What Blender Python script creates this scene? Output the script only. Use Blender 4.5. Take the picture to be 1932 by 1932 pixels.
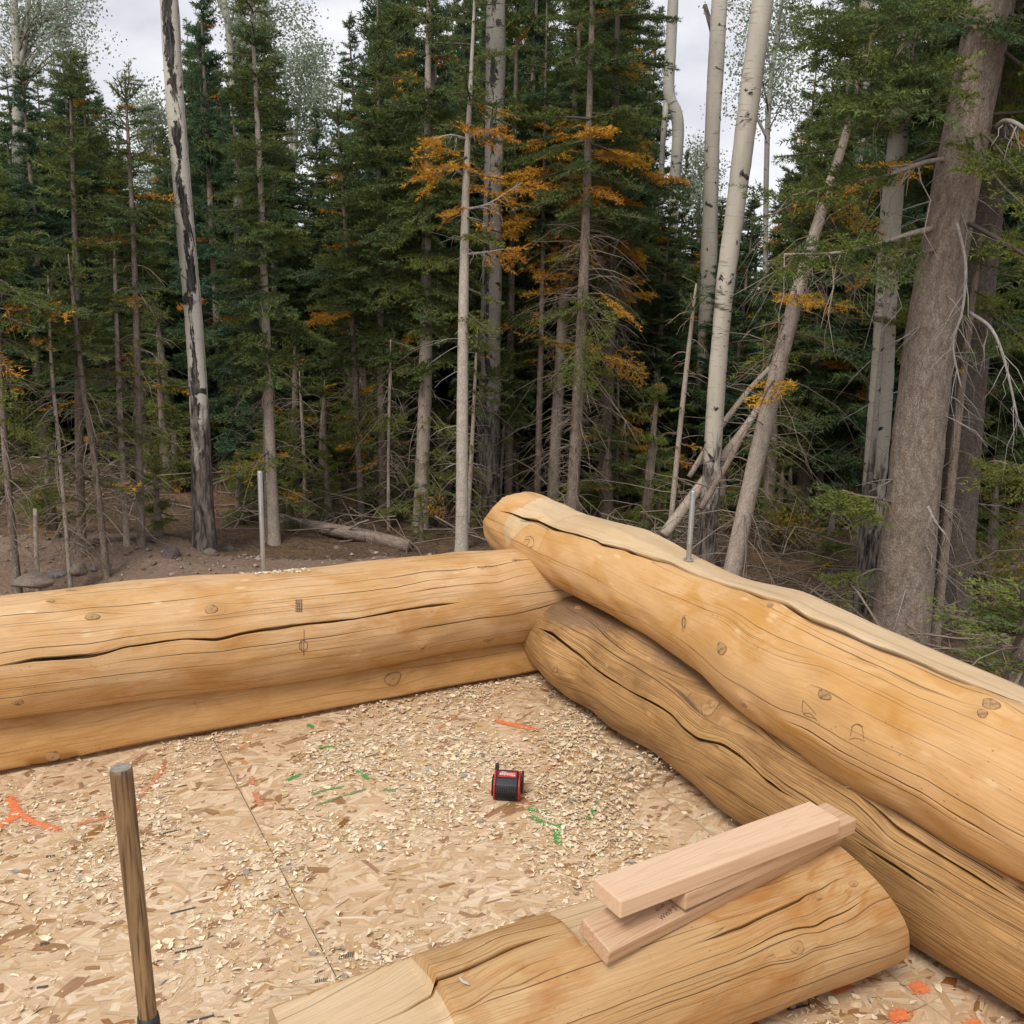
import bpy, bmesh, math, random
import numpy as np
from mathutils import Vector, Matrix
rng = np.random.default_rng(7)
random.seed(7)
for o in list(bpy.data.objects): bpy.data.objects.remove(o)
SC = bpy.context.scene
COL = SC.collection
# ------------------------------------------------------------------ camera
CAMH, PITCH, ROLL, FPX, W = 1.65, math.radians(14.0), math.radians(1.4), 1936.0, 1932.0
CAM = np.array([0, 0, CAMH])
FWD = np.array([0, math.cos(PITCH), -math.sin(PITCH)])
_r = np.array([1.0, 0, 0]); _u = np.cross(_r, FWD)
RGT = _r * math.cos(ROLL) + _u * math.sin(ROLL)
UPV = -_r * math.sin(ROLL) + _u * math.cos(ROLL)
cd = bpy.data.cameras.new('camera'); cam = bpy.data.objects.new('camera', cd); COL.objects.link(cam)
cam.matrix_world = Matrix(((RGT[0], UPV[0], -FWD[0], CAM[0]), (RGT[1], UPV[1], -FWD[1], CAM[1]), (RGT[2], UPV[2], -FWD[2], CAM[2]), (0, 0, 0, 1)))
cd.sensor_width = 36; cd.lens = 36 * FPX / W; cd.clip_start = .05; cd.clip_end = 2000
SC.camera = cam
# ------------------------------------------------------------------ world, sun, exposure
SUN_EL, SUN_AZ = math.radians(52), math.radians(205)     # azimuth from +Y clockwise: behind the camera, to its left
world = bpy.data.worlds.new('World'); SC.world = world; world.use_nodes = True
nt = world.node_tree; nt.nodes.clear()
def wn(t, **k):
    n = nt.nodes.new(t)
    for a, b in k.items(): setattr(n, a, b)
    return n
wo = wn('ShaderNodeOutputWorld'); sky = wn('ShaderNodeTexSky', sky_type='NISHITA', sun_disc=False)
sky.sun_elevation = SUN_EL; sky.sun_rotation = SUN_AZ
b1 = wn('ShaderNodeBackground'); b1.inputs['Strength'].default_value = .10
b2 = wn('ShaderNodeBackground'); b2.inputs['Strength'].default_value = .86
mx = wn('ShaderNodeMixShader'); tc = wn('ShaderNodeTexCoord')
mp = wn('ShaderNodeMapping'); mp.inputs['Scale'].default_value = (1, 1, 1.8); mp.inputs['Location'].default_value = (.35, .1, .2)
n1 = wn('ShaderNodeTexNoise'); n1.inputs['Scale'].default_value = 3.2; n1.inputs['Detail'].default_value = 7; n1.inputs['Roughness'].default_value = .55
r1 = wn('ShaderNodeValToRGB'); r1.color_ramp.elements[0].position = .40; r1.color_ramp.elements[1].position = .50
n2 = wn('ShaderNodeTexNoise'); n2.inputs['Scale'].default_value = 5.5; n2.inputs['Detail'].default_value = 5
r2 = wn('ShaderNodeValToRGB')
r2.color_ramp.elements[0].position = .35; r2.color_ramp.elements[0].color = (.64, .65, .72, 1)
r2.color_ramp.elements[1].position = .62; r2.color_ramp.elements[1].color = (.97, .97, 1, 1)
L = nt.links.new
L(tc.outputs['Generated'], mp.inputs['Vector']); L(mp.outputs[0], n1.inputs['Vector']); L(mp.outputs[0], n2.inputs['Vector'])
L(n1.outputs['Fac'], r1.inputs[0]); L(n2.outputs['Fac'], r2.inputs[0])
L(sky.outputs[0], b1.inputs['Color']); L(r2.outputs[0], b2.inputs['Color'])
L(r1.outputs[0], mx.inputs[0]); L(b1.outputs[0], mx.inputs[1]); L(b2.outputs[0], mx.inputs[2]); L(mx.outputs[0], wo.inputs[0])
sl = bpy.data.lights.new('sun', 'SUN'); sl.energy = 2.0; sl.angle = math.radians(20); sl.color = (1, .95, .87)
so = bpy.data.objects.new('sun', sl); COL.objects.link(so)
sd = Vector((math.sin(SUN_AZ) * math.cos(SUN_EL), math.cos(SUN_AZ) * math.cos(SUN_EL), math.sin(SUN_EL)))
so.rotation_euler = sd.to_track_quat('Z', 'Y').to_euler(); so.location = (0, 0, 30)
SC.view_settings.view_transform = 'Standard'; SC.view_settings.look = 'None'; SC.view_settings.gamma = 1
SC.view_settings.use_curve_mapping = False
SC.view_settings.exposure = 0.36
SC.render.engine = 'CYCLES'; SC.cycles.max_bounces = 4; SC.cycles.diffuse_bounces = 2; SC.cycles.caustics_reflective = False; SC.cycles.caustics_refractive = False; SC.cycles.glossy_bounces = 2; SC.cycles.transmission_bounces = 3; SC.cycles.transparent_max_bounces = 8
# ------------------------------------------------------------------ picture -> place
def ray(x, y):
    d = FWD * FPX + RGT * (x - W / 2) - UPV * (y - W / 2)
    return d / np.linalg.norm(d)
def onz(x, y, z=0.0):
    d = ray(x, y); return CAM + d * ((z - CAMH) / d[2])
def ony(x, y, Y):
    d = ray(x, y); return CAM + d * (Y / d[1])
A0 = onz(1010, 1268, .02); B0 = onz(0, 1456, .02)
H1 = math.atan2(B0[1] - A0[1], B0[0] - A0[0])
D1 = np.array([math.cos(H1), math.sin(H1), 0]); D2 = np.array([math.cos(H1 + math.pi / 2), math.sin(H1 + math.pi / 2), 0])
UP = np.array([0, 0, 1.0])
A0 = np.array([A0[0], A0[1], 0])
def WC(s, t, z=0.0): return A0 + D1 * s + D2 * t + UP * z
def towc(P): v = np.asarray(P) - A0; return float(v @ D1), float(v @ D2)
_gq = np.random.default_rng(77); _gw = [(_gq.uniform(2, 13), _gq.uniform(0, 6.28), _gq.uniform(0, 6.28)) for _ in range(16)]
def G(x, y):          # height of the natural ground around the raised deck
    b = .16 * np.exp(-((y - 9.6 - .12 * x) / .8) ** 2) * (x < 1.5)
    return -1.38 - .05 * x - .012 * np.clip(y - 9, 0, 60) + b + .05 * np.sin(x * 1.1 + .5) * np.sin(y * .8) + .03 * np.sin(x * 2.7 + y * 1.9) + sum(.08 / f * np.sin(f * (x * math.cos(a) + y * math.sin(a)) + p) for f, a, p in _gw)
def onground(x, y):
    z = -1.35
    for _ in range(12):
        P = onz(x, y, z); z = float(G(P[0], P[1]))
    return P
# ------------------------------------------------------------------ helpers
MATS = {}
class NB:
    """small node-building helper"""
    def __init__(s, name):
        m = bpy.data.materials.new(name); m.use_nodes = True; s.m = m; s.t = m.node_tree
        s.b = s.t.nodes['Principled BSDF']; MATS[name] = m
    def n(s, typ, ins=None, **k):
        q = s.t.nodes.new(typ)
        for a, b in k.items(): setattr(q, a, b)
        for a, b in (ins or {}).items():
            if isinstance(b, bpy.types.NodeSocket): s.t.links.new(b, q.inputs[a])
            else: q.inputs[a].default_value = b
        return q
    def uv(s, sx=1, sy=1, sz=1, src='UV', off=(0, 0, 0)):
        c = s.n('ShaderNodeTexCoord'); m = s.n('ShaderNodeMapping', {'Scale': (sx, sy, sz), 'Location': off}); s.t.links.new(c.outputs[src], m.inputs[0]); return m.outputs[0]
    def noise(s, vec, scale=1, det=3, rough=.5, dist=0): return s.n('ShaderNodeTexNoise', {'Vector': vec, 'Scale': scale, 'Detail': det, 'Roughness': rough, 'Distortion': dist}).outputs['Fac']
    def ramp(s, f, stops, interp='LINEAR'):
        q = s.n('ShaderNodeValToRGB', {0: f}); e = q.color_ramp; e.interpolation = interp
        while len(e.elements) < len(stops): e.elements.new(.5)
        for el, (p, c) in zip(e.elements, stops):
            el.position = p; el.color = (c, c, c, 1) if not hasattr(c, '__len__') else (*c[:3], 1)
        return q.outputs[0]
    def mix(s, f, a, b, mode='MIX'):
        q = s.n('ShaderNodeMix', data_type='RGBA', blend_type=mode)
        for i, v in ((0, f), (6, a), (7, b)):
            if isinstance(v, bpy.types.NodeSocket): s.t.links.new(v, q.inputs[i])
            else: q.inputs[i].default_value = v if not hasattr(v, '__len__') else (*v[:3], 1)
        return q.outputs[2]
    def math(s, op, a, b=0, c=0):
        q = s.n('ShaderNodeMath', operation=op)
        for i, v in enumerate((a, b, c)):
            if isinstance(v, bpy.types.NodeSocket): s.t.links.new(v, q.inputs[i])
            else: q.inputs[i].default_value = v
        return q.outputs[0]
    def attr(s, name, out='Fac'): return s.n('ShaderNodeAttribute', attribute_name=name).outputs[out]
    def done(s, col, rough=.7, bump=None, strength=.3, dist=.01, spec=.3, metal=0):
        def put(k, v):
            if isinstance(v, bpy.types.NodeSocket): s.t.links.new(v, s.b.inputs[k])
            else: s.b.inputs[k].default_value = v if not hasattr(v, '__len__') else (*v[:3], 1)
        put('Base Color', col); put('Roughness', rough); put('Specular IOR Level', spec); put('Metallic', metal)
        if bump is not None:
            q = s.n('ShaderNodeBump', {'Height': bump, 'Strength': strength, 'Distance': dist}); s.t.links.new(q.outputs[0], s.b.inputs['Normal'])
        return s.m
def mesh_np(name, V, F, attrs=None, uv=None, smooth=True):
    """V (n,3); F list of index arrays (k,3) / (k,4); attrs {name: (n,) or (n,3)} on points; uv (n,2)"""
    me = bpy.data.meshes.new(name); V = np.asarray(V, np.float32)
    F = [np.asarray(f, np.int32) for f in F if len(f)]
    me.vertices.add(len(V)); me.vertices.foreach_set('co', V.ravel())
    loops = np.concatenate([f.ravel() for f in F]); cnt = np.concatenate([np.full(len(f), f.shape[1], np.int32) for f in F])
    me.loops.add(len(loops)); me.loops.foreach_set('vertex_index', loops)
    me.polygons.add(len(cnt)); st = np.concatenate([[0], np.cumsum(cnt)[:-1]]).astype(np.int32)
    me.polygons.foreach_set('loop_start', st); me.polygons.foreach_set('loop_total', cnt)
    me.polygons.foreach_set('use_smooth', np.full(len(cnt), smooth, bool))
    if uv is not None:
        l = me.uv_layers.new(name='UVMap'); l.data.foreach_set('uv', np.asarray(uv, np.float32)[loops].ravel())
    for k, v in (attrs or {}).items():
        v = np.asarray(v, np.float32)
        if v.ndim == 1: me.attributes.new(k, 'FLOAT', 'POINT').data.foreach_set('value', v)
        else: me.attributes.new(k, 'FLOAT_COLOR', 'POINT').data.foreach_set('color', np.c_[v, np.ones(len(v))].astype(np.float32).ravel())
    me.update(); me.validate(); return me
def link(name, me, mat=None, parent=None, loc=None):
    o = bpy.data.objects.new(name, me); COL.objects.link(o)
    if mat is not None and me is not None and not len(me.materials): me.materials.append(mat)
    if loc is not None: o.location = loc
    if parent is not None: o.parent = parent
    return o
def tag(o, label=None, cat=None, group=None, kind=None):
    for k, v in (('label', label), ('category', cat), ('group', group), ('kind', kind)):
        if v: o[k] = v
    return o
def empty(name, loc=(0, 0, 0)):
    o = bpy.data.objects.new(name, None); COL.objects.link(o); o.location = loc; o.empty_display_size = .1; return o
def smoothpath(P, n):
    """Catmull-Rom resample of control rows"""
    P = np.asarray(P, float)
    if len(P) < 3:
        t = np.linspace(0, 1, n)[:, None]; return P[0] * (1 - t) + P[-1] * t
    d = np.r_[0, np.cumsum(np.linalg.norm(np.diff(P[:, :3], axis=0), axis=1))]; q = np.linspace(0, d[-1], n)
    Q = np.vstack([2 * P[0] - P[1], P, 2 * P[-1] - P[-2]]); i = np.clip(np.searchsorted(d, q, 'right') - 1, 0, len(P) - 2)
    u = ((q - d[i]) / (d[i + 1] - d[i]))[:, None]
    p0, p1, p2, p3 = Q[i], Q[i + 1], Q[i + 2], Q[i + 3]
    return .5 * ((2 * p1) + (-p0 + p2) * u + (2 * p0 - 5 * p1 + 4 * p2 - p3) * u ** 2 + (-p0 + 3 * p1 - 3 * p2 + p3) * u ** 3)
def tube(P, R, seg=8, cap=True, rough=None):
    """tube along path rows P with radii R -> V, [quads, tris], uv(m)"""
    P = np.asarray(P, float); R = np.broadcast_to(R, len(P)).astype(float); n = len(P)
    T = np.gradient(P, axis=0); T /= np.linalg.norm(T, axis=1)[:, None] + 1e-12
    ref = np.array([0, 1.0, .013]) if abs(T[:, 1]).mean() < .8 else np.array([1.0, 0, .01])
    X = np.cross(ref, T); X /= np.linalg.norm(X, axis=1)[:, None]; Y = np.cross(T, X)
    a = np.linspace(0, 2 * np.pi, seg, endpoint=False)
    rr = R[:, None] * (1 + (rough if rough is not None else 0))
    V = P[:, None] + rr[..., None] * (np.cos(a)[None, :, None] * X[:, None] + np.sin(a)[None, :, None] * Y[:, None])
    i = np.arange(n - 1)[:, None] * seg; j = np.arange(seg)[None]; k = (j + 1) % seg
    q = np.stack([i + j, i + k, i + seg + k, i + seg + j], -1).reshape(-1, 4)
    ln = np.r_[0, np.cumsum(np.linalg.norm(np.diff(P, axis=0), axis=1))]
    uv = np.stack(np.broadcast_arrays(ln[:, None], (a * R.mean())[None]), -1).reshape(-1, 2)
    V = V.reshape(-1, 3); F = [q]
    if cap:
        V = np.vstack([V, P[0], P[-1]]); uv = np.vstack([uv, [0, 0], [ln[-1], 0]]); c0 = n * seg
        jj = np.arange(seg); kk = (jj + 1) % seg; e = (n - 1) * seg
        F.append(np.vstack([np.c_[kk, jj, np.full(seg, c0)], np.c_[e + jj, e + kk, np.full(seg, c0 + 1)]]))
    return V, F, uv
class Acc:
    """collects geometry into one mesh"""
    def __init__(s): s.V = []; s.Q = []; s.T = []; s.U = []; s.A = {}; s.n = 0
    def add(s, V, F, uv=None, **at):
        V = np.asarray(V, float)
        for f in F:
            f = np.asarray(f)
            if len(f): (s.Q if f.shape[1] == 4 else s.T).append(f + s.n)
        s.V.append(V); s.U.append(np.zeros((len(V), 2)) if uv is None else uv)
        for k, v in at.items():
            v = np.asarray(v, float); s.A.setdefault(k, []).append(np.broadcast_to(v, (len(V),) + (v.shape[-1:] if v.ndim and v.shape[-1] == 3 and v.shape != (len(V),) else ())).copy())
        s.n += len(V); return s
    def mesh(s, name, smooth=True):
        return mesh_np(name, np.vstack(s.V), [np.vstack(q) for q in (s.Q, s.T) if q], {k: np.concatenate(v) for k, v in s.A.items()}, np.vstack(s.U), smooth)
def box(sx, sy, sz, bev=.002, seg=1):
    bm = bmesh.new(); bmesh.ops.create_cube(bm, size=1); bmesh.ops.scale(bm, vec=(sx, sy, sz), verts=bm.verts)
    if bev: bmesh.ops.bevel(bm, geom=bm.edges[:], offset=bev, segments=seg, affect='EDGES', profile=.5)
    return bm
def bmmesh(name, bm, smooth=False):
    me = bpy.data.meshes.new(name); bm.to_mesh(me); bm.free()
    if smooth:
        for p in me.polygons: p.use_smooth = True
    return me
# ------------------------------------------------------------------ materials
def check_lines(b, N, w, seed, wn_, wob=.03, keep=.5, ls=1.2):
    """thin constant-width lines along the grain, broken at random: returns a mask"""
    sep = b.n('ShaderNodeSeparateXYZ', {0: b.uv(1, 1, 1)}); v = sep.outputs[1]; u = sep.outputs[0]
    x = b.math('MULTIPLY', b.math('ADD', v, b.math('MULTIPLY', b.math('SUBTRACT', wn_, .5), wob)), N)
    i = b.math('FLOOR', x); f = b.math('FRACT', x); r = b.n('ShaderNodeTexWhiteNoise', {'W': b.math('ADD', i, seed)}, noise_dimensions='1D').outputs['Value']
    vec = b.n('ShaderNodeCombineXYZ', {0: b.math('MULTIPLY', u, ls), 1: b.math('MULTIPLY', r, 91.0)}).outputs[0]
    pr = b.math('MULTIPLY', b.math('SUBTRACT', b.noise(vec, 1, 1, .6), keep), 7.0)
    hw = b.math('MULTIPLY', b.math('MINIMUM', b.math('MAXIMUM', pr, 0.0), 1.0), w * N)
    d = b.math('ABSOLUTE', b.math('SUBTRACT', f, b.math('ADD', .3, b.math('MULTIPLY', r, .4))))
    return b.math('MINIMUM', b.math('MAXIMUM', b.math('MULTIPLY', b.math('SUBTRACT', hw, d), 2.2 / (w * N)), 0.0), 1.0)
def log_material(name, light, mid, dark, stain, lines=.6, grain=.5, ringk=.5, stainamt=.5, seed=0.0, fib=.3):
    b = NB(name); o = (seed, seed * .7, 0)
    fine = b.noise(b.uv(7, 190, 1, off=o), 1, 3, .65)
    broad = b.noise(b.uv(2.2, 5.5, 1, off=o), 1, 4, .6, .4)
    patch = b.noise(b.uv(3.5, 9, 1, off=(seed + 6, 3, 0)), 1, 4, .66, .6)
    cont = b.noise(b.uv(.9, 6.0, 1, off=o), 1, 2, .45, .4)
    ring = b.ramp(b.math('SINE', b.math('MULTIPLY', cont, 120.0)), [(0, 0.0), (.6, 0.0), (1, 1.0)])
    ring = b.math('MULTIPLY', ring, b.ramp(b.noise(b.uv(2, 4, 1, off=(seed + 1, 7, 0)), 1, 3), [(.42, 0.0), (.6, 1.0)]))
    col = b.mix(b.ramp(broad, [(.3, 0.0), (.7, 1.0)]), mid, light)
    col = b.mix(b.math('MULTIPLY', b.ramp(patch, [(.48, 0.0), (.68, 1.0)]), stainamt), col, stain)
    col = b.mix(b.math('MULTIPLY', b.ramp(b.noise(b.uv(2.6, 6, 1, off=(seed + 13, 1, 0)), 1, 5, .6), [(.55, 0.0), (.75, .5)]), stainamt), col, [x * .62 + .05 for x in mid])
    col = b.mix(b.math('MULTIPLY', ring, ringk), col, stain)
    col = b.mix(b.math('MULTIPLY', b.ramp(fine, [(.36, 1.0), (.58, 0.0)]), grain), col, dark)
    wn_ = b.noise(b.uv(1, 5, 1, off=(seed, seed, 0)), 1, 2, .5)
    f1 = check_lines(b, 160, .0007, seed + 31, wn_, .03, .42, 1.6); f2 = check_lines(b, 75, .0011, seed + 57, wn_, .03, .47, 1.2)
    col = b.mix(b.math('MULTIPLY', b.math('MAXIMUM', f1, f2), fib), col, dark)
    c1 = check_lines(b, 26, .0016, seed + 3, wn_, .03, .47, .9); c2 = check_lines(b, 64, .0011, seed + 17, wn_, .03, .50, 1.4)
    lm = b.math('MAXIMUM', c1, b.math('MULTIPLY', c2, .75))
    col = b.mix(b.math('MULTIPLY', lm, lines), col, (.075, .042, .022))
    sp = b.n('ShaderNodeTexVoronoi', {'Vector': b.uv(34, 70, 1), 'Scale': 1.0}).outputs['Distance']
    spm = b.math('MULTIPLY', b.ramp(sp, [(.06, 1.0), (.13, 0.0)]), b.ramp(b.noise(b.uv(5, 5, 1), 1, 3), [(.52, 0.0), (.58, 1.0)]))
    col = b.mix(b.math('MULTIPLY', spm, .65), col, (.11, .06, .03))
    nick = b.n('ShaderNodeTexVoronoi', {'Vector': b.uv(9, 26, 1, off=(seed, 0, 0)), 'Scale': 1.0}).outputs['Distance']
    nkm = b.math('MULTIPLY', b.ramp(nick, [(.10, 1.0), (.2, 0.0)]), b.ramp(b.noise(b.uv(6, 3, 1, off=(2, seed, 0)), 1, 3), [(.55, 0.0), (.62, 1.0)]))
    col = b.mix(b.math('MULTIPLY', nkm, .45), col, [min(.8, x * 1.25 + .05) for x in light])
    cut = b.ramp(b.math('ADD', b.attr('cut'), b.math('MULTIPLY', b.math('SUBTRACT', patch, .5), .35)), [(.45, 0.0), (.55, 1.0)])
    fresh = b.mix(b.ramp(broad, [(.3, 0.0), (.7, 1.0)]), (.60, .425, .24), (.70, .53, .335))
    fresh = b.mix(b.math('MULTIPLY', b.ramp(patch, [(.5, 0.0), (.7, 1.0)]), .45), fresh, (.52, .37, .20))
    fresh = b.mix(b.math('MULTIPLY', b.ramp(fine, [(.36, 1.0), (.58, 0.0)]), .3), fresh, (.40, .28, .15))
    fresh = b.mix(b.math('MULTIPLY', lm, .45), fresh, (.16, .10, .06))
    col = b.mix(b.math('MULTIPLY', cut, .85), col, fresh)
    dm = b.ramp(b.math('ADD', b.attr('dirt'), b.math('MULTIPLY', b.math('SUBTRACT', patch, .5), 1.1)), [(.35, 0.0), (.75, 1.0)])
    col = b.mix(b.math('MULTIPLY', dm, .8), col, b.mix(fine, (.12, .07, .04), (.30, .19, .11)))
    h = b.math('ADD', b.math('MULTIPLY', fine, .45), b.math('ADD', b.math('MULTIPLY', c1, -1.2), b.math('MULTIPLY', patch, .9)))
    return b.done(col, b.ramp(broad, [(.3, .48), (.7, .64)]), h, .5, .006, .3)
M_LU = log_material('peeled_log_pale', (.71, .48, .27), (.60, .345, .135), (.33, .17, .06), (.50, .235, .055), .9, .28, .25, .8, 1.3, .5)
M_RU = log_material('peeled_log_peach', (.69, .43, .215), (.60, .335, .115), (.42, .22, .07), (.52, .25, .05), .7, .2, .14, .85, 5.1, .25)
M_RL = log_material('weathered_log_brown', (.56, .335, .14), (.42, .225, .075), (.12, .06, .024), (.26, .13, .04), .95, .45, .35, .85, 8.7, .9)
M_FG = log_material('honey_log', (.58, .385, .195), (.49, .29, .115), (.24, .125, .05), (.42, .18, .045), .85, .24, .7, .8, 12.9, .42)
M_LH = log_material('half_log_orange', (.66, .40, .175), (.57, .315, .11), (.32, .16, .055), (.47, .22, .055), .6, .26, .5, .75, 17.2, .3)
def endgrain():
    b = NB('end_grain'); v = b.uv(1, 1, 1, 'Object')
    d = b.n('ShaderNodeVectorMath', {0: v}, operation='LENGTH').outputs['Value']
    w = b.math('SINE', b.math('ADD', b.math('MULTIPLY', d, 900.0), b.math('MULTIPLY', b.noise(v, 12, 3), 9.0)))
    return b.done(b.mix(b.ramp(w, [(0, 0.0), (1, 1.0)]), (.42, .29, .16), (.56, .41, .25)), .8)
M_END = endgrain()
def knotmat():
    b = NB('knot_wood'); v = b.uv(1, 1, 1, 'Object'); r = b.attr('rad')
    w = b.math('SINE', b.math('ADD', b.math('MULTIPLY', r, 42.0), b.math('MULTIPLY', b.noise(v, 60, 3), 7.0)))
    c = b.mix(b.ramp(w, [(0, 0.0), (1, 1.0)]), (.42, .24, .10), (.56, .345, .16))
    c = b.mix(b.ramp(b.noise(v, 70, 4, .7), [(.52, 0.0), (.66, .7)]), c, (.10, .05, .025))
    c = b.mix(b.ramp(b.math('ADD', r, b.math('MULTIPLY', b.math('SUBTRACT', b.noise(v, 45, 3), .5), .5)), [(.74, 0.0), (.90, .55), (1.0, .15)]), c, (.16, .085, .04))
    c = b.mix(b.ramp(b.math('ADD', r, b.math('MULTIPLY', b.noise(v, 30, 4, .7), .9)), [(.42, .75), (.62, 0.0)]), c, (.15, .075, .035))
    return b.done(c, .7, w, .3, .002)
M_KNOT = knotmat()
def simple(name, col, rough=.7, var=.25, scale=40, spec=.3, metal=0, bumps=.2, src='Object'):
    b = NB(name); n = b.noise(b.uv(1, 1, 1, src), scale, 4, .6)
    c = b.mix(b.ramp(n, [(.3, 0.0), (.7, 1.0)]), [x * (1 - var) for x in col], [min(1, x * (1 + var)) for x in col])
    return b.done(c, rough, n, bumps, .002, spec, metal)
M_PENCIL = simple('pencil_mark', (.07, .055, .05), .8)
M_SCR = simple('scratched_wood', (.20, .11, .05), .8)
M_STEEL = simple('galvanised_steel', (.44, .43, .40), .45, .15, 30, .5, .85, .05)
M_BLACK = simple('black_rubber', (.022, .022, .024), .55, .3, 120, .4, 0, .25)
M_RED = simple('red_plastic', (.42, .028, .02), .42, .12, 60, .45, 0, .05)
M_WHITE = simple('white_print', (.8, .8, .8), .6, .03)
M_GREEN_EDGE = simple('green_panel_edge', (.035, .075, .04), .8)
def attrmat(name, rough=.8, var=.3, sc=(8, 90), bump=.3, trans=0):
    b = NB(name); c = b.attr('col', 'Color'); n = b.noise(b.uv(sc[0], sc[1], 1), 1, 4, .6)
    f = b.ramp(n, [(.3, 1 - var), (.7, 1.0 + var * .2)])
    return b.done(b.mix(1.0, c, f, 'MULTIPLY'), rough, n, bump, .001, .2)
M_STRAND = attrmat('osb_strand', .8, .32)
M_CHIP = attrmat('wood_chip', .75, .2, (30, 200))
def osbbase():
    b = NB('osb_board'); v = b.uv(1, 1, 1, 'Object'); n = b.noise(v, 9, 6, .65)
    return b.done(b.mix(b.ramp(n, [(.35, 0.0), (.65, 1.0)]), (.46, .30, .17), (.60, .43, .27)), .85, b.noise(v, 160, 4), .3, .001)
M_OSB = osbbase()
def boardmat(name, light, dark, seed):
    b = NB(name); n = b.noise(b.uv(1.0, 22, 22, 'Object', (seed, seed, 0)), 1, 3, .5, .8)
    r = b.ramp(b.math('SINE', b.math('MULTIPLY', n, 60.0)), [(0, 0.0), (.6, .25), (1, 1.0)])
    f = b.noise(b.uv(8, 260, 260, 'Object'), 1, 3)
    c = b.mix(b.math('MULTIPLY', r, .55), light, dark); c = b.mix(b.ramp(f, [(.35, .35), (.6, 0.0)]), c, dark)
    return b.done(c, .62, f, .15, .001, .25)
M_BOARD = boardmat('planed_fir', (.70, .485, .325), (.58, .365, .215), 2.0)
M_BOARD2 = boardmat('planed_fir_pink', (.60, .405, .255), (.40, .225, .125), 7.0)
def handlemat():
    b = NB('hickory_handle'); n = b.noise(b.uv(60, 60, 3, 'Object'), 1, 5, .6, .6); m = b.noise(b.uv(200, 200, 6, 'Object'), 1, 3)
    c = b.mix(b.ramp(n, [(.35, 0.0), (.65, 1.0)]), (.15, .085, .04), (.30, .185, .09)); c = b.mix(b.ramp(m, [(.5, 0.0), (.64, .8)]), c, (.045, .026, .014))
    return b.done(c, .55, m, .2, .001, .3)
M_HANDLE = handlemat()
M_HTOP = simple('weathered_end', (.26, .235, .20), .85, .3, 90)
def paintmat(name, c):
    b = NB(name); n = b.noise(b.uv(1, 1, 1, 'Object'), 70, 4, .7)
    return b.done(b.mix(b.ramp(n, [(.35, 0.0), (.65, 1.0)]), [x * .75 for x in c], c), .7, n, .2, .001)
M_ORANGE = paintmat('orange_marking_paint', (.88, .26, .10)); M_GREEN = paintmat('green_marking_paint', (.10, .36, .10))
M_ORANGE2 = paintmat('faded_orange_paint', (.66, .28, .14))
M_GREEN2 = paintmat('faded_green_paint', (.24, .36, .15))
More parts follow.
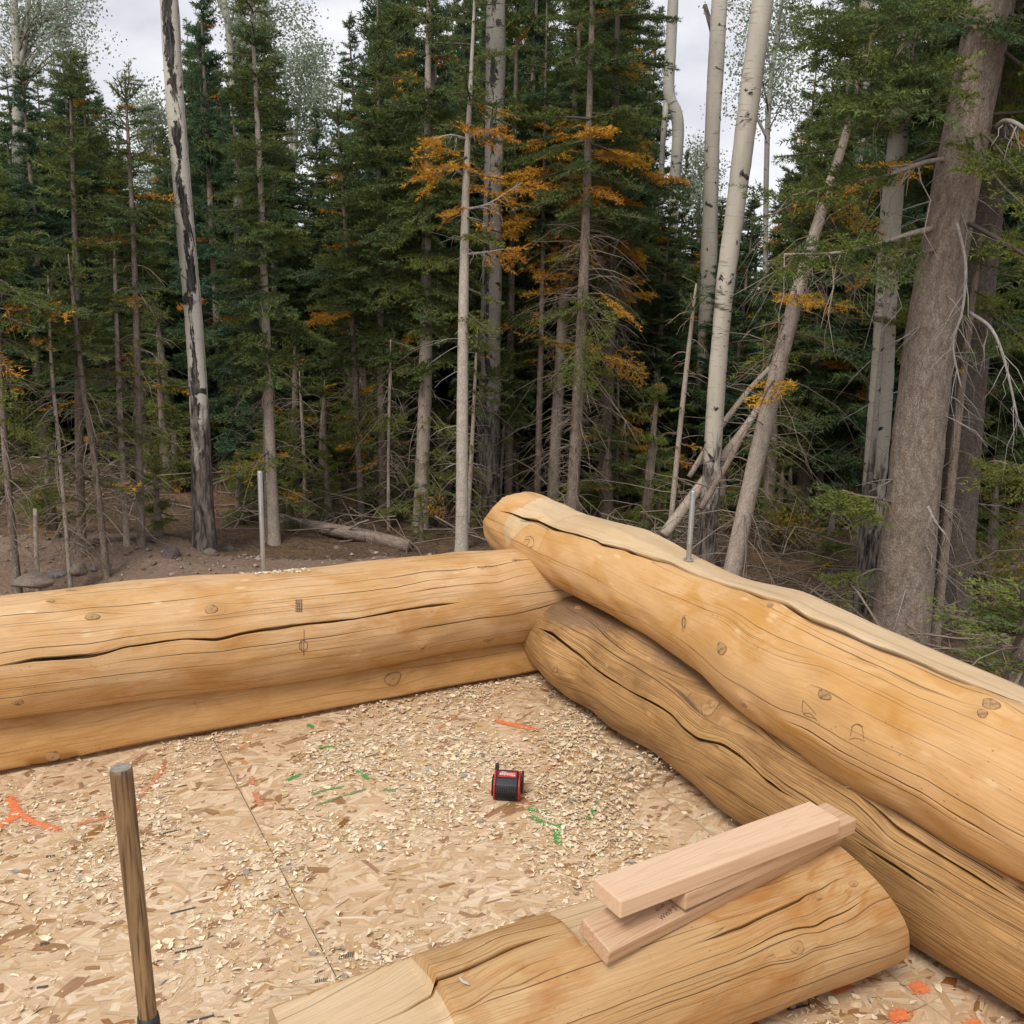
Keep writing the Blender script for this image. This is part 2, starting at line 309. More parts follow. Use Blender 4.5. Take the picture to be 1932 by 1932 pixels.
# ------------------------------------------------------------------ logs
def gsm(x, k):
    if k < 2: return x
    w = np.hanning(k + 2)[1:-1]; w /= w.sum(); p = np.pad(x, k, mode='edge'); return np.convolve(p, w, 'same')[k:-k]
class Log:
    def __init__(s, name, s0, s1, fixed, along, st, z, r, lat=None, seed=0, amp=.004, step=.012, cols=132):
        # along: 1 runs with D1 (left wall), 2 runs with D2 (right wall); fixed = offset on the other axis
        s.name, s.s0, s.s1, s.fixed, s.al = name, s0, s1, fixed, along
        s.d = D1 if along == 1 else D2; s.side = D2 if along == 1 else D1
        s.p0 = A0 + s.side * fixed
        g = np.linspace(s0 - .3, s1 + .3, 500); k = 20 if along == 2 else 40
        s.g = g; s.zz = gsm(np.interp(g, st, z), k); s.rr = gsm(np.interp(g, st, r), k)
        s.ll = gsm(np.interp(g, st, lat), k) if lat is not None else np.zeros_like(g)
        q = np.random.default_rng(seed); s.q = q
        s.wav = [(q.uniform(1.5, 9), q.integers(-3, 4), q.uniform(0, 6.28), amp * q.uniform(.3, 1)) for _ in range(9)]
        s.wav += [(q.uniform(10, 34) * q.choice([-1, 1]), int(q.integers(4, 15)), q.uniform(0, 6.28), .0011 * q.uniform(.4, 1)) for _ in range(14)]; s.bumps = []; s.cracks = []; s.clips = []; s.step = step; s.cols = cols
    def radius(s, S, T):
        R = np.interp(S, s.g, s.rr) + sum(a * np.sin(f * S + k * T + p) for f, k, p, a in s.wav) * .5
        for (bs, bt, a, ls, lt) in s.bumps:
            dt = (T - bt + np.pi) % (2 * np.pi) - np.pi
            R = R + a * np.exp(-((S - bs) / ls) ** 2 - (dt / lt) ** 2)
        return R
    def pos(s, S, T, extra=0.0):
        S, T = np.broadcast_arrays(np.asarray(S, float), np.asarray(T, float))
        R = s.radius(S, T) + extra
        P = s.p0 + S[..., None] * s.d + np.interp(S, s.g, s.ll)[..., None] * s.side + np.interp(S, s.g, s.zz)[..., None] * UP
        return P + R[..., None] * (np.cos(T)[..., None] * UP + np.sin(T)[..., None] * s.side)
    def px(s, x, y):
        """where the ray through a photo point meets the log: (s, theta)"""
        d = ray(x, y); t = np.linspace(.8, 7, 6000); P = CAM + t[:, None] * d
        S = (P - s.p0) @ s.d; la = (P - s.p0) @ s.side - np.interp(S, s.g, s.ll); h = P[:, 2] - np.interp(S, s.g, s.zz)
        T = np.arctan2(la, h); f = np.hypot(la, h) - s.radius(S, T)
        i = np.argmax(f < 0) if (f < 0).any() else np.argmin(f)
        return float(S[i]), float(T[i])
    def crack(s, pts, w=.004, depth=.03, shear=.05):
        P = np.array([s.px(*p) for p in pts]); P = P[np.argsort(P[:, 0])]; s.cracks.append((P[:, 0], P[:, 1], w, depth, shear))
    def build(s, mat, label, cat='log', group=None, endcap=True):
        n = int((s.s1 - s.s0) / s.step) + 1; S = np.linspace(s.s0, s.s1, n)
        cr = []
        for (cs, ct, w, dp, shr) in s.cracks:
            T = np.interp(S, cs, ct)
            T = gsm(T, max(2, int(.05 / s.step)))
            jit = np.cumsum(s.q.normal(0, .0022, n)); jit -= gsm(jit, max(3, n // 5)); T = T + gsm(jit, 3)
            act = np.clip(np.minimum((S - cs[0]) / .12, (cs[-1] - S) / .12), 0, 1)
            if cs[0] <= s.s0 + .03: act = np.where(S < cs[0] + .3, np.clip((cs[-1] - S) / .12, 0, 1), act)
            if cs[-1] >= s.s1 - .03: act = np.where(S > cs[-1] - .3, np.clip((S - cs[0]) / .12, 0, 1), act)
            ww = w * act * (1 + .3 * np.sin(S * 9 + w * 1e4) + .15 * np.sin(S * 31))
            cr.append((ct.mean(), T, np.maximum(ww, 2e-4), dp * act, shr * act))
        cr.sort(key=lambda c: c[0])
        Rm = float(np.interp(S, s.g, s.rr).mean())
        # columns: fixed grain coordinate g; between cracks they are spread evenly
        cols_g, cols_T, cols_D = [], [], []
        bounds = [(-np.pi, np.full(n, -np.pi))] + [(c[0], c[1]) for c in cr] + [(np.pi, np.full(n, np.pi))]
        for i in range(1, len(bounds) - 1):
            prev = bounds[i - 1][1]; bounds[i] = (bounds[i][0], np.maximum(bounds[i][1], prev + .045))
        for i in range(len(bounds) - 1):
            (g0, T0), (g1, T1) = bounds[i], bounds[i + 1]
            if i > 0:
                w = cr[i - 1][2] / Rm; dp = cr[i - 1][3]
                for k, e in ((-1.5, 0), (-1, 0), (-.95, .35), (-.8, .8), (0, 1), (.8, .8), (.95, .35), (1, 0), (1.5, 0)):
                    cols_g.append(np.full(n, g0 + k * .004)); cols_T.append(T0 + k * w + cr[i - 1][4] * e ** 1.5); cols_D.append(-dp * e)
                T0 = T0 + w * 1.5
            else: cols_g.append(np.full(n, g0)); cols_T.append(T0); cols_D.append(np.zeros(n))
            Te = T1 - (cr[i][2] * 1.5 / Rm if i < len(cr) else 0)
            m = max(2, int(s.cols * float((T1 - T0).max()) / (2 * np.pi)))
            for j in range(1, m):
                f = j / m; cols_g.append(np.full(n, g0 * (1 - f) + g1 * f) if g1 - g0 > .25 else T0 * (1 - f) + Te * f); cols_T.append(T0 * (1 - f) + Te * f); cols_D.append(np.zeros(n))
        cols_g.append(np.full(n, np.pi)); cols_T.append(np.full(n, np.pi)); cols_D.append(np.zeros(n))
        g = np.array(cols_g).T; T = np.array(cols_T).T; D = np.array(cols_D).T; m = T.shape[1]
        # grain swept around the knots
        for (bs, bt, a, ls, lt) in s.bumps:
            dt = T - bt; k = (lt * .55) ** 2 * np.exp(-((S[:, None] - bs) / (ls * 1.6)) ** 2) * np.exp(-(dt / (lt * 3)) ** 2)
            T = bt + np.sign(dt) * np.sqrt(dt ** 2 + k * .5)
        SS = np.broadcast_to(S[:, None], T.shape)
        P = s.pos(SS, T, D); cut = np.zeros(T.shape)
        if getattr(s, 'endshape', None) is not None: P = s.endshape(P, SS, T)
        for (nrm, c, a, b, val) in s.clips:
            nrm = np.asarray(nrm, float); nrm = nrm / np.linalg.norm(nrm); sg = P @ nrm - c
            rad = np.cos(T)[..., None] * UP + np.sin(T)[..., None] * s.side; den = rad @ nrm
            msk = (sg > 0) & (SS >= a) & (SS <= b) & (den > .12)
            P = np.where(msk[..., None], P - rad * (sg / np.where(msk, den, 1))[..., None] + rad * np.minimum(D, 0)[..., None] * (val > 0), P)
            cut = np.where(msk & (val > 0) & (sg > .0015), val, cut)
        dirt = np.zeros(T.shape)
        if getattr(s, 'cutfn', None) is not None: cut, dirt = s.cutfn(SS, T, cut, cr)
        V = P.reshape(-1, 3); i = np.arange(n - 1)[:, None] * m; j = np.arange(m - 1)[None]
        q = np.stack([i + j, i + j + 1, i + m + j + 1, i + m + j], -1).reshape(-1, 4)
        if s.al == 1: q = q[:, ::-1]
        uv = np.stack([SS, g * Rm], -1).reshape(-1, 2)
        o = link(s.name, mesh_np(s.name, V, [q], {'cut': cut.ravel(), 'dirt': dirt.ravel()}, uv), mat)
        tag(o, label, cat, group); s.o = o
        if endcap:
            for row, e in ((0, -1), (n - 1, 1)):
                ring = P[row]; c = ring.mean(0); Vv = np.vstack([ring - c, (ring - c) * .5 , np.zeros(3)])
                Vv[-1] += s.d * e * .004; Vv[m:2 * m] += s.d * e * .002
                jj = np.arange(m - 1)
                fq = np.c_[jj, jj + 1, m + jj + 1, m + jj]; ft = np.c_[m + jj, m + jj + 1, np.full(m - 1, 2 * m)]
                link('end_face', mesh_np('end_face', Vv, [fq, ft]), M_END, o, c)
        return o
    def knot(s, x, y, r=.02, bump=.006, proud=.0008, el=1.5):
        S, T = s.px(x, y); s.bumps.append((S, T, bump, r * 2.6, r * 2.2 / float(np.interp(S, s.g, s.rr)))); s.kn = getattr(s, 'kn', []); s.kn.append((S, T, r * .85, proud, el))
    def knots(s):
        for (S, T, r, proud, el) in getattr(s, 'kn', []):
            R = float(np.interp(S, s.g, s.rr)); a = np.linspace(0, 2 * np.pi, 20, endpoint=False)
            c = s.pos(S, T); V = [s.pos(S, T, proud)]; n = 1
            irr = 1 + .12 * np.sin(a * 2 + S * 9) + .08 * np.sin(a * 3 + T * 7); rad_ = [0.0]
            for f, e in ((.35, proud * .5), (.62, proud * 1.2), (.85, proud), (.97, -.001), (1.04, -.006)):
                rad_ += [f] * 20; V += list(s.pos(S + el * r * f * irr * np.cos(a), T + r * f * irr * np.sin(a) / R, e)); n += 1
            V = np.array(V) - c; jj = np.arange(20); kk = (jj + 1) % 20
            F3 = np.c_[np.zeros(20, int), 1 + jj, 1 + kk]; F4 = np.vstack([np.c_[1 + k * 20 + jj, 1 + (k + 1) * 20 + jj, 1 + (k + 1) * 20 + kk, 1 + k * 20 + kk] for k in range(4)])
            if s.al == 2: F3 = F3[:, ::-1]; F4 = F4[:, ::-1]
            link('knot', mesh_np('knot', V, [F4, F3], {'rad': np.array(rad_)}), M_KNOT, s.o, c)
    def mark(s, name, strokes, w=.0016, mat=None):
        """pencil strokes given as photo polylines, laid on the surface as thin ribbons"""
        acc = Acc()
        for pts in strokes:
            P = np.array([s.px(*p) for p in pts]); P = smoothpath(np.c_[P, np.zeros(len(P))], 5 * len(P))[:, :2]
            R = float(np.interp(P[0, 0], s.g, s.rr)); t = np.gradient(P * [1, R], axis=0); t /= np.linalg.norm(t, axis=1)[:, None] + 1e-9
            nn = np.c_[-t[:, 1], t[:, 0]] * w / 2
            a = s.pos(P[:, 0] + nn[:, 0], P[:, 1] + nn[:, 1] / R, .0012); b_ = s.pos(P[:, 0] - nn[:, 0], P[:, 1] - nn[:, 1] / R, .0012)
            k = len(a); j = np.arange(k - 1); acc.add(np.vstack([a, b_]), [np.c_[j, j + 1, k + j + 1, k + j]])
        return link(name, acc.mesh(name), mat or M_PENCIL, s.o)
def circ(x, y, rx, ry, n=12): return [(x + rx * math.cos(i * 2 * math.pi / n), y + ry * math.sin(i * 2 * math.pi / n)) for i in range(n + 1)]
def zq(x0, y0, k, pts): return [(.7547 * (x0 + k * px), .7547 * (y0 + k * py)) for px, py in pts]   # points read from an enlarged crop
K1 = 1000 / 1932
# --- right wall, lower weathered log
RL = Log('wall_log', -.40, 3.3, -.115, 2, [-.7, 0, .25, .46, .64, .8, 1.0, 1.2, 1.84, 2.0, 2.2, 3.3], [.165, .165, .195, .195, .205, .195, .19, .19, .2, .195, .19, .19], [.163, .163, .195, .195, .205, .192, .19, .195, .202, .195, .19, .185], [0, 0, .03, .008, .028, 0, -.004, .0, .0, -.018, -.04, -.06], 3, .006)
RL.knot(*zq(1000, 1200, K1, [(755, 905)])[0], .021, .012); RL.knot(*zq(1000, 1200, K1, [(1508, 1112)])[0], .036, .016, .003, 1.1)
RL.knot(*zq(1000, 1200, K1, [(860, 620)])[0], .016, .004)
RL.crack(zq(1000, 1200, K1, [(665, 710), (730, 740), (800, 800), (900, 880), (1010, 960), (1130, 1030), (1230, 1080), (1310, 1130), (1360, 1190), (1430, 1240), (1540, 1260), (1640, 1330), (1740, 1430), (1850, 1510), (1930, 1550)]) + zq(1560, 1300, K1, [(900, 1370)]) [:0], .0042, .045)
RL.crack(zq(1000, 1200, K1, [(790, 610), (900, 670), (990, 750), (1100, 840), (1200, 890), (1330, 950), (1440, 990), (1540, 1010)]) + zq(1560, 1300, K1, [(560, 910), (640, 990), (760, 1100), (900, 1180), (1100, 1240)]), .0022, .02)
RL.crack(zq(1560, 1300, K1, [(1130, 1325), (1220, 1400), (1300, 1490), (1420, 1560), (1560, 1640), (1700, 1730), (1800, 1790), (1932, 1865)]), .0055, .045, -.15)
RL.crack(zq(1560, 1300, K1, [(1080, 1530), (1190, 1580), (1290, 1660), (1440, 1760), (1600, 1880)]), .003, .025)
RL.crack(zq(1000, 1200, K1, [(700, 960), (840, 1060), (960, 1110), (1080, 1200), (1220, 1290), (1400, 1370), (1560, 1480), (1760, 1600)]), .0014, .012)
# --- left wall: half log on the deck and the full log above
LH = Log('half_log', -.2, 3.4, -.186, 1, [-.4, .8, 3.4], [.04, .04, .04], [.176, .178, .184], None, 11, .004)
LH.clips.append(((0, 0, -1), -.032, -9, 9, 0))
LH.knot(*zq(1000, 1200, K1, [(-35, 960)])[0], .03, .004, .002); LH.knot(*zq(0, 1200, K1, [(255, 1335)])[0], .02, .004)
LH.knot(*zq(1000, 1200, K1, [(8, 968)])[0], .024, .006) if False else None
LU = Log('wall_log', -.27, 3.4, -.125, 1, [-.75, -.2, .3, .8, 1.3, 1.8, 2.4, 3.4], [.302, .302, .322, .320, .335, .358, .366, .37], [.196, .198, .192, .204, .208, .199, .186, .184], None, 21, .005)
for kx, ky, r in ((445, 665, .017), (1020, 628, .019), (85, 1065, .015), (245, 593, .010), (340, 542, .012)): LU.knot(*zq(0, 1200, K1, [(kx, ky)])[0], r, .009)
for kx, ky, r in ((425, 770, .017), (110, 805, .012), (550, 390, .008), (395, 425, .009)): LU.knot(*zq(1000, 1200, K1, [(kx, ky)])[0], r, .006)
LU.crack(zq(0, 1200, K1, [(0, 900), (180, 870), (440, 853), (540, 830), (620, 803), (770, 785), (900, 766), (1060, 771), (1190, 736), (1450, 698), (1720, 670), (1790, 658), (1932, 630)]) + zq(1000, 1200, K1, [(130, 610), (300, 590)]), .0042, .045)
LU.crack(zq(1000, 1200, K1, [(0, 740), (120, 712), (330, 680), (520, 655), (700, 612), (830, 575)]), .0022, .02)
LU.crack(zq(1000, 1200, K1, [(0, 555), (150, 525), (320, 505), (480, 495), (570, 465), (700, 440)]), .0022, .02)
LU.crack(zq(0, 1200, K1, [(0, 750), (230, 735), (430, 735), (560, 695), (850, 655), (1100, 640), (1400, 600), (1700, 560)]), .0011, .01)
LU.crack(zq(0, 1200, K1, [(0, 1140), (200, 1115), (500, 1060), (850, 1010), (1150, 985), (1450, 930), (1800, 880)]), .0011, .01)
# --- right wall, upper log
RU = Log('wall_log', -.47, 3.3, -.13, 2, [-.6, -.4, 0, .4, .8, 1.0, 1.2, 1.6, 2.0, 2.4, 3.3], [.525, .522, .525, .547, .532, .53, .522, .503, .511, .517, .52], [.155, .155, .154, .167, .160, .166, .200, .213, .199, .185, .18], None, 31, .004)
for kx, ky, r in ((1560, 815, .02), (1790, 612, .010)): RU.knot(*zq(1000, 1200, K1, [(kx, ky)])[0], r, .008)
for kx, ky, r in ((975, 848, .017), (1775, 905, .02), (1735, 945, .012), (585, 880, .012)): RU.knot(*zq(1560, 1300, K1, [(kx, ky)])[0], r, .009)
K3 = 400 / 1932
RU.crack(zq(1180, 1200, K3, [(315, 370), (420, 390), (520, 430), (600, 460), (740, 475), (860, 535), (960, 580), (1080, 620), (1240, 655), (1480, 725), (1850, 830)]) + zq(1000, 1200, K1, [(960, 310), (1120, 350), (1300, 400), (1480, 475), (1650, 530), (1740, 565), (1850, 590), (1900, 625)]) + zq(1560, 1300, K1, [(860, 460), (1020, 525), (1200, 610), (1420, 690), (1650, 780), (1932, 880)]), .0065, .075, -.38)
RU.crack(zq(1000, 1200, K1, [(800, 545), (900, 585), (1080, 640), (1300, 730), (1480, 800)]), .0012, .01)
RU.crack(zq(1560, 1300, K1, [(60, 290), (300, 390), (480, 465), (600, 560), (760, 630), (960, 680)]), .0012, .01)
RU.crack(zq(1560, 1300, K1, [(760, 960), (900, 1020), (1050, 1120), (1230, 1210), (1440, 1320), (1620, 1440), (1800, 1540), (1932, 1610)]), .0026, .022)
RU.crack(zq(1560, 1300, K1, [(1000, 640), (1200, 700), (1400, 800), (1700, 890)]), .0011, .01)
def ru_end(P, S, T):
    # hewn, slightly belled end
    k = np.clip((-.385 - S) / .085, 0, 1) ** 1.6
    ax = P * 0 + (RU.p0 + S[..., None] * RU.d + .522 * UP)
    # top planed to a narrow flat that follows the log's own girth
    c0 = RU.p0 + S[..., None] * RU.d + np.interp(S, RU.g, RU.zz)[..., None] * UP; v = P - c0; R = np.linalg.norm(v, axis=-1)
    cap = (np.interp(S, RU.g, RU.rr) - .009) / np.maximum(np.cos(T + .12), .5); f = np.where((np.abs(T + .12) < .7) & (R > cap) & (S > -.1), cap / R, 1.0)
    P = c0 + v * f[..., None]
    return ax + (P - ax) * (1 - .05 * k)[..., None]
RU.endshape = ru_end
def ru_cut(S, T, cut, cr):
    main = cr[0][1][:, None] if len(cr) else 0                      # the long check on top bounds the planed strip
    c = np.where((S > -.06) & (T < main) & (T > -2), 1.0, 0.0)
    c = np.where((S > -.24 + .02 * np.sin(T * 4)) & (S < -.05 - .12 * (T - .4)) & (T < 1.75) & (T > -2), 1.0, c)
    return c, np.zeros_like(c)
RU.cutfn = ru_cut
def rl_dirt(S, T, cut, cr):
    e = .55 + .16 * np.sin(S * 3.1 + 1) + .10 * np.sin(S * 7.7); d = 1 / (1 + np.exp((T - e) * 9))
    return cut, d
RL.cutfn = rl_dirt
def clipplane(lg, s, th, deep, tilt=0.0, span=.2, val=1.0):
    """a flat axe/saw facet: plane square to angle th, 'deep' below the surface at s"""
    nrm = math.cos(th) * UP + math.sin(th) * lg.side + tilt * lg.d; nrm = nrm / np.linalg.norm(nrm)
    P = lg.pos(s, th, -deep); lg.clips.append((nrm, float(P @ nrm), s - span, s + span, val))
Pq = RU.pos(-.365, 0.0); nq = .80 * UP - .60 * RU.d; RU.clips.append((nq, float(Pq @ nq), -9, 0, 0)); nq = .62 * UP + .5 * RU.side - .60 * RU.d; nq = nq / np.linalg.norm(nq); Pq = RU.pos(-.40, .65); RU.clips.append((nq, float(Pq @ nq), -9, 0, 0))
s_, t_ = RU.px(*zq(1180, 1200, K3, [(700, 600)])[0]); clipplane(RU, s_, t_, .010, 0, .115)
clipplane(RU, s_ - .02, .1, .012, .06, .14)
# --- foreground cross log
FG = Log('cross_log', .125, 1.52, 1.835, 1, [0, .5, 1, 1.6], [.172, .17, .168, .165], [.172, .17, .168, .162], None, 41, .004, .01)
K5 = 1200 / 1932; K6 = 840 / 1932; K2 = 400 / 1546
def fg(pts): return zq(1850, 1960, K2, pts)
for kx, ky, r in ((545, 1580, .016), (1090, 970, .010), (755, 1098, .007)): FG.knot(*fg([(kx, ky)])[0], r, .004)
FG.crack(zq(660, 2240, K6, [(350, 736), (560, 655), (700, 605), (830, 560), (860, 540), (960, 490), (1150, 425), (1290, 360), (1420, 295), (1560, 250), (1720, 210)]), .0055, .05, -.25)
FG.crack(fg([(-450, 1560), (0, 1385), (200, 1290), (420, 1190), (620, 1110), (780, 1020), (960, 960), (1080, 880), (1270, 815)]), .0028, .025)
FG.crack(fg([(-150, 1700), (100, 1590), (330, 1470), (560, 1400), (760, 1365), (930, 1275), (1150, 1180), (1400, 1030)]), .0017, .015)
FG.crack(fg([(0, 1830), (300, 1700), (480, 1665), (700, 1560), (900, 1545), (1200, 1440), (1500, 1290)]), .0014, .012)
FG.crack(fg([(300, 1920), (620, 1800), (850, 1700), (1050, 1640), (1300, 1570), (1515, 1520)]), .0014, .012)
FG.crack(zq(660, 2240, K6, [(860, 725), (1080, 640), (1300, 545), (1480, 510), (1640, 420), (1800, 390)]), .0016, .014)
FG.crack(zq(660, 2240, K6, [(1180, 610), (1350, 500), (1500, 400), (1650, 350), (1795, 315)]), .0016, .014)
def fg_end(P, S, T):
    # coped to the round of the wall log: the end follows its curve
    k = np.clip(1 - (S - .125) / .35, 0, 1); h = np.clip((P[..., 2] - .10) / .24, 0, 1.1)
    return P + (k * (.105 * h ** 1.5))[..., None] * FG.d
FG.endshape = fg_end
clipplane(FG, 1.40, -.02, .052, .10, .155); clipplane(FG, 1.40, .75, .022, .05, .155)
clipplane(FG, .86, -.15, .022, 0, .085); clipplane(FG, .30, -.3, .010, 0, .16, .7)
o_RL = RL.build(M_RL, 'brown weathered lower wall log on the right, with wavy grain and a big round knot'); RL.knots()
o_LH = LH.build(M_LH, 'orange half-round sill log lying flat on the deck below the left wall log', 'log', None); LH.knots()
sp_ = np.array([[0, -.05, 0], [3.4, -.05, 0], [3.4, -.32, 0], [0, -.32, 0]]); V_ = np.vstack([[WC(a, b_, .0016) for a, b_, _ in sp_], [WC(a, b_, .033) for a, b_, _ in sp_]])
link('sill_plate', mesh_np('sill_plate', V_, [np.array([[4, 5, 6, 7], [0, 1, 5, 4], [1, 2, 6, 5], [2, 3, 7, 6], [3, 0, 4, 7]])], smooth=False), M_BOARD2, o_LH)
o_LU = LU.build(M_LU, 'pale peeled full log forming the top of the left wall, one long open crack'); LU.knots()
o_RU = RU.build(M_RU, 'peach coloured upper wall log on the right, its end sticking out past the corner'); RU.knots()
o_FG = FG.build(M_FG, 'honey coloured short log in the foreground carrying the loose boards'); FG.knots()
p, = zq(0, 1200, K1, [(1465, 800)]); LU.mark('layout_mark', [circ(p[0], p[1], 8, 10), [(p[0] + 1, p[1] - 31), (p[0] + .5, p[1]), (p[0] + 1, p[1] + 20)], [(p[0] - 4, p[1] - 9), (p[0] - 4, p[1] + 8)]])
p, = zq(1000, 1200, K1, [(1373, 688)]); RU.mark('layout_mark', [circ(p[0], p[1], 4, 9), [(p[0] - 1.5, p[1] - 13), (p[0] - 2, p[1] + 18)], [(p[0] + 1.5, p[1] - 14), (p[0] + 1.2, p[1] + 13)]])
RU.mark('numeral_mark', [zq(1180, 1200, K3, [(635, 745), (660, 690), (720, 685), (750, 740), (735, 800), (700, 810)]), zq(1180, 1200, K3, [(640, 722), (690, 718), (695, 735), (665, 790)])], .002)
p, = zq(0, 1200, K1, [(1443, 608)]); LU.mark('scribble_mark', [[(p[0] - 7, p[1] - 10 + 3 * i), (p[0] + 7, p[1] - 11 + 3 * i)] for i in range(8)] + [[(p[0] - 4 * k, p[1] - 12), (p[0] - 4 * k + 1, p[1] + 12)] for k in (-1, 0, 1)], .0018)
RU.mark('scratch_mark', [zq(1560, 1300, K1, [(1095, 1045), (1110, 990), (1150, 1000), (1160, 1060)]), zq(1560, 1300, K1, [(1090, 1060), (1125, 1052), (1165, 1070)]), zq(1560, 1300, K1, [(1100, 1000), (1130, 985), (1158, 1000)])], .0013, M_SCR)
RU.mark('gouge_mark', [zq(1560, 1300, K1, [(865, 870), (868, 935), (930, 960)]), zq(1560, 1300, K1, [(865, 870), (900, 905), (930, 940)]), zq(1560, 1300, K1, [(868, 935), (900, 935), (935, 970)])], .0015, M_SCR)
# ------------------------------------------------------------------ deck
deck = empty('subfloor', tuple(WC(1, 1, 0))); tag(deck, kind='structure')
def poly_box(name, cs, z0, z1, mat, parent):
    b = np.array([WC(s, t, z0) for s, t in cs]); tp = np.array([WC(s, t, z1) for s, t in cs]); c = b.mean(0); V = np.vstack([b, tp]) - c
    q = [[4, 5, 6, 7], [3, 2, 1, 0]] + [[i, (i + 1) % 4, 4 + (i + 1) % 4, 4 + i] for i in range(4)]
    o = link(name, mesh_np(name, V, [np.array(q)], smooth=False), mat)
    if parent is not None:
        o.parent = parent; o.location = Vector(c) - parent.location
    else: o.location = c
    return o
SEAM = (-.42, .093, 1.283, 2.475, 3.6); GAP = .0012
panels = []
for i in range(4):
    a, b_ = SEAM[i] + GAP, SEAM[i + 1] - GAP
    rows = ((-.4, .185), (.185, 2.62), (2.62, 5.0)) if i >= 2 else ((-.4, 1.40), (1.40, 3.84), (3.84, 5.0)) if i == 0 else ((-.4, 2.04), (2.04, 5.0))
    for t0, t1 in rows: panels.append((a, b_, t0 + GAP, t1 - GAP))
for (a, b_, t0, t1) in panels:
    o = poly_box('osb_panel', [(a, t0), (a, t1), (b_, t1), (b_, t0)], -.019, 0, M_OSB, deck)
    g_ = poly_box('green_edge', [(a - .0008, t0 - .0008), (a - .0008, t1 + .0008), (b_ + .0008, t1 + .0008), (b_ + .0008, t0 - .0008)], -.018, -.0012, M_GREEN_EDGE, None); g_.parent = o; g_.location = (0, 0, -.0002)
    # strands: thin overlapping flakes pressed into the face
    a2, b2, u0, u1 = max(a, -.2), min(b_, 2.6), max(t0, -.05), min(t1, 2.7)
    if a2 >= b2 or u0 >= u1: continue
    area = (b2 - a2) * (u1 - u0); N = int(area * 2600); q = np.random.default_rng(int(a * 100 + t0 * 1000) % 9999 + 5)
    cs = np.c_[q.uniform(a2, b2, N), q.uniform(u0, u1, N)]; ln = q.gamma(3.2, .017, N).clip(.012, .14); wd = (q.gamma(4, .0045, N)).clip(.005, .035)
    th = q.normal(0, .75, N); ex = np.c_[np.cos(th), np.sin(th)]; ey = np.c_[-ex[:, 1], ex[:, 0]]
    sh = np.array([[-1, -.7], [-.2, -1.05], [1, -.8], [1.05, .75], [.1, 1.0], [-1.05, .85]])
    off = sh[None] * (1 + q.normal(0, .16, (N, 6, 2)))
    X = cs[:, None] + off[..., :1] * ln[:, None, None] / 2 * ex[:, None] + off[..., 1:] * wd[:, None, None] / 2 * ey[:, None]
    
    for ax_, lo_, hi_ in ((0, a + .001, b_ - .001), (1, t0 + .001, t1 - .001)):
        X[..., ax_] += np.maximum(lo_ - X[..., ax_].min(1), 0)[:, None] - np.maximum(X[..., ax_].max(1) - hi_, 0)[:, None]
    z = .0002 + .0011 * np.arange(N) / N
    P = A0 + X[..., :1] * D1 + X[..., 1:] * D2; P[..., 2] = z[:, None]
    f = q.random(N); base = np.array([.64, .44, .265]); dk = np.array([.36, .20, .10]); lt = np.array([.73, .55, .36])
    colr = np.where(f[:, None] < .085, dk + q.normal(0, .03, (N, 1)), np.where(f[:, None] < .45, lt + q.normal(0, .04, (N, 1)), base + q.normal(0, .05, (N, 1)))).clip(.03, .8)
    idx = np.arange(N)[:, None] * 6
    uvl = np.stack([off[..., 0] * ln[:, None] / 2 + cs[:, :1] * 3, off[..., 1] * wd[:, None] / 2 + cs[:, 1:] * 3], -1).reshape(-1, 2)
    Q = np.vstack([idx + [0, 1, 2, 3], idx + [0, 3, 4, 5]])
    if np.cross(D1[:2], D2[:2]) < 0: Q = Q[:, ::-1]
    so_ = link('strands', mesh_np('strands', P.reshape(-1, 3) , [Q], {'col': np.repeat(colr, 6, 0)}, uvl, False), M_STRAND); so_['kind'] = 'stuff'
    so_.parent = o; so_.matrix_parent_inverse = Matrix.Translation(-(o.location + deck.location))
rim = empty('deck_frame', tuple(WC(1, -.36, -.16))); tag(rim, kind='structure')
M_CONC = simple('foundation_concrete', (.30, .29, .27), .9, .2, 14)
M_JOIST = simple('rim_lumber', (.40, .27, .16), .8, .2, 20)
def rimbox(name, cs, z0, z1, mat): 
    o = poly_box(name, cs, z0, z1, mat, rim); return o
rimbox('rim_joist', [(-.40, -.39), (-.40, 5), (-.36, 5), (-.36, -.39)], -.26, -.0205, M_JOIST); rimbox('rim_joist', [(-.355, -.39), (-.355, -.35), (3.5, -.35), (3.5, -.39)], -.26, -.0205, M_JOIST)
rimbox('foundation_wall', [(-.38, -.35), (-.38, 5), (-.2, 5), (-.2, -.35)], -2.4, -.261, M_CONC); rimbox('foundation_wall', [(-.19, -.35), (-.19, -.17), (3.5, -.17), (3.5, -.35)], -2.4, -.261, M_CONC)
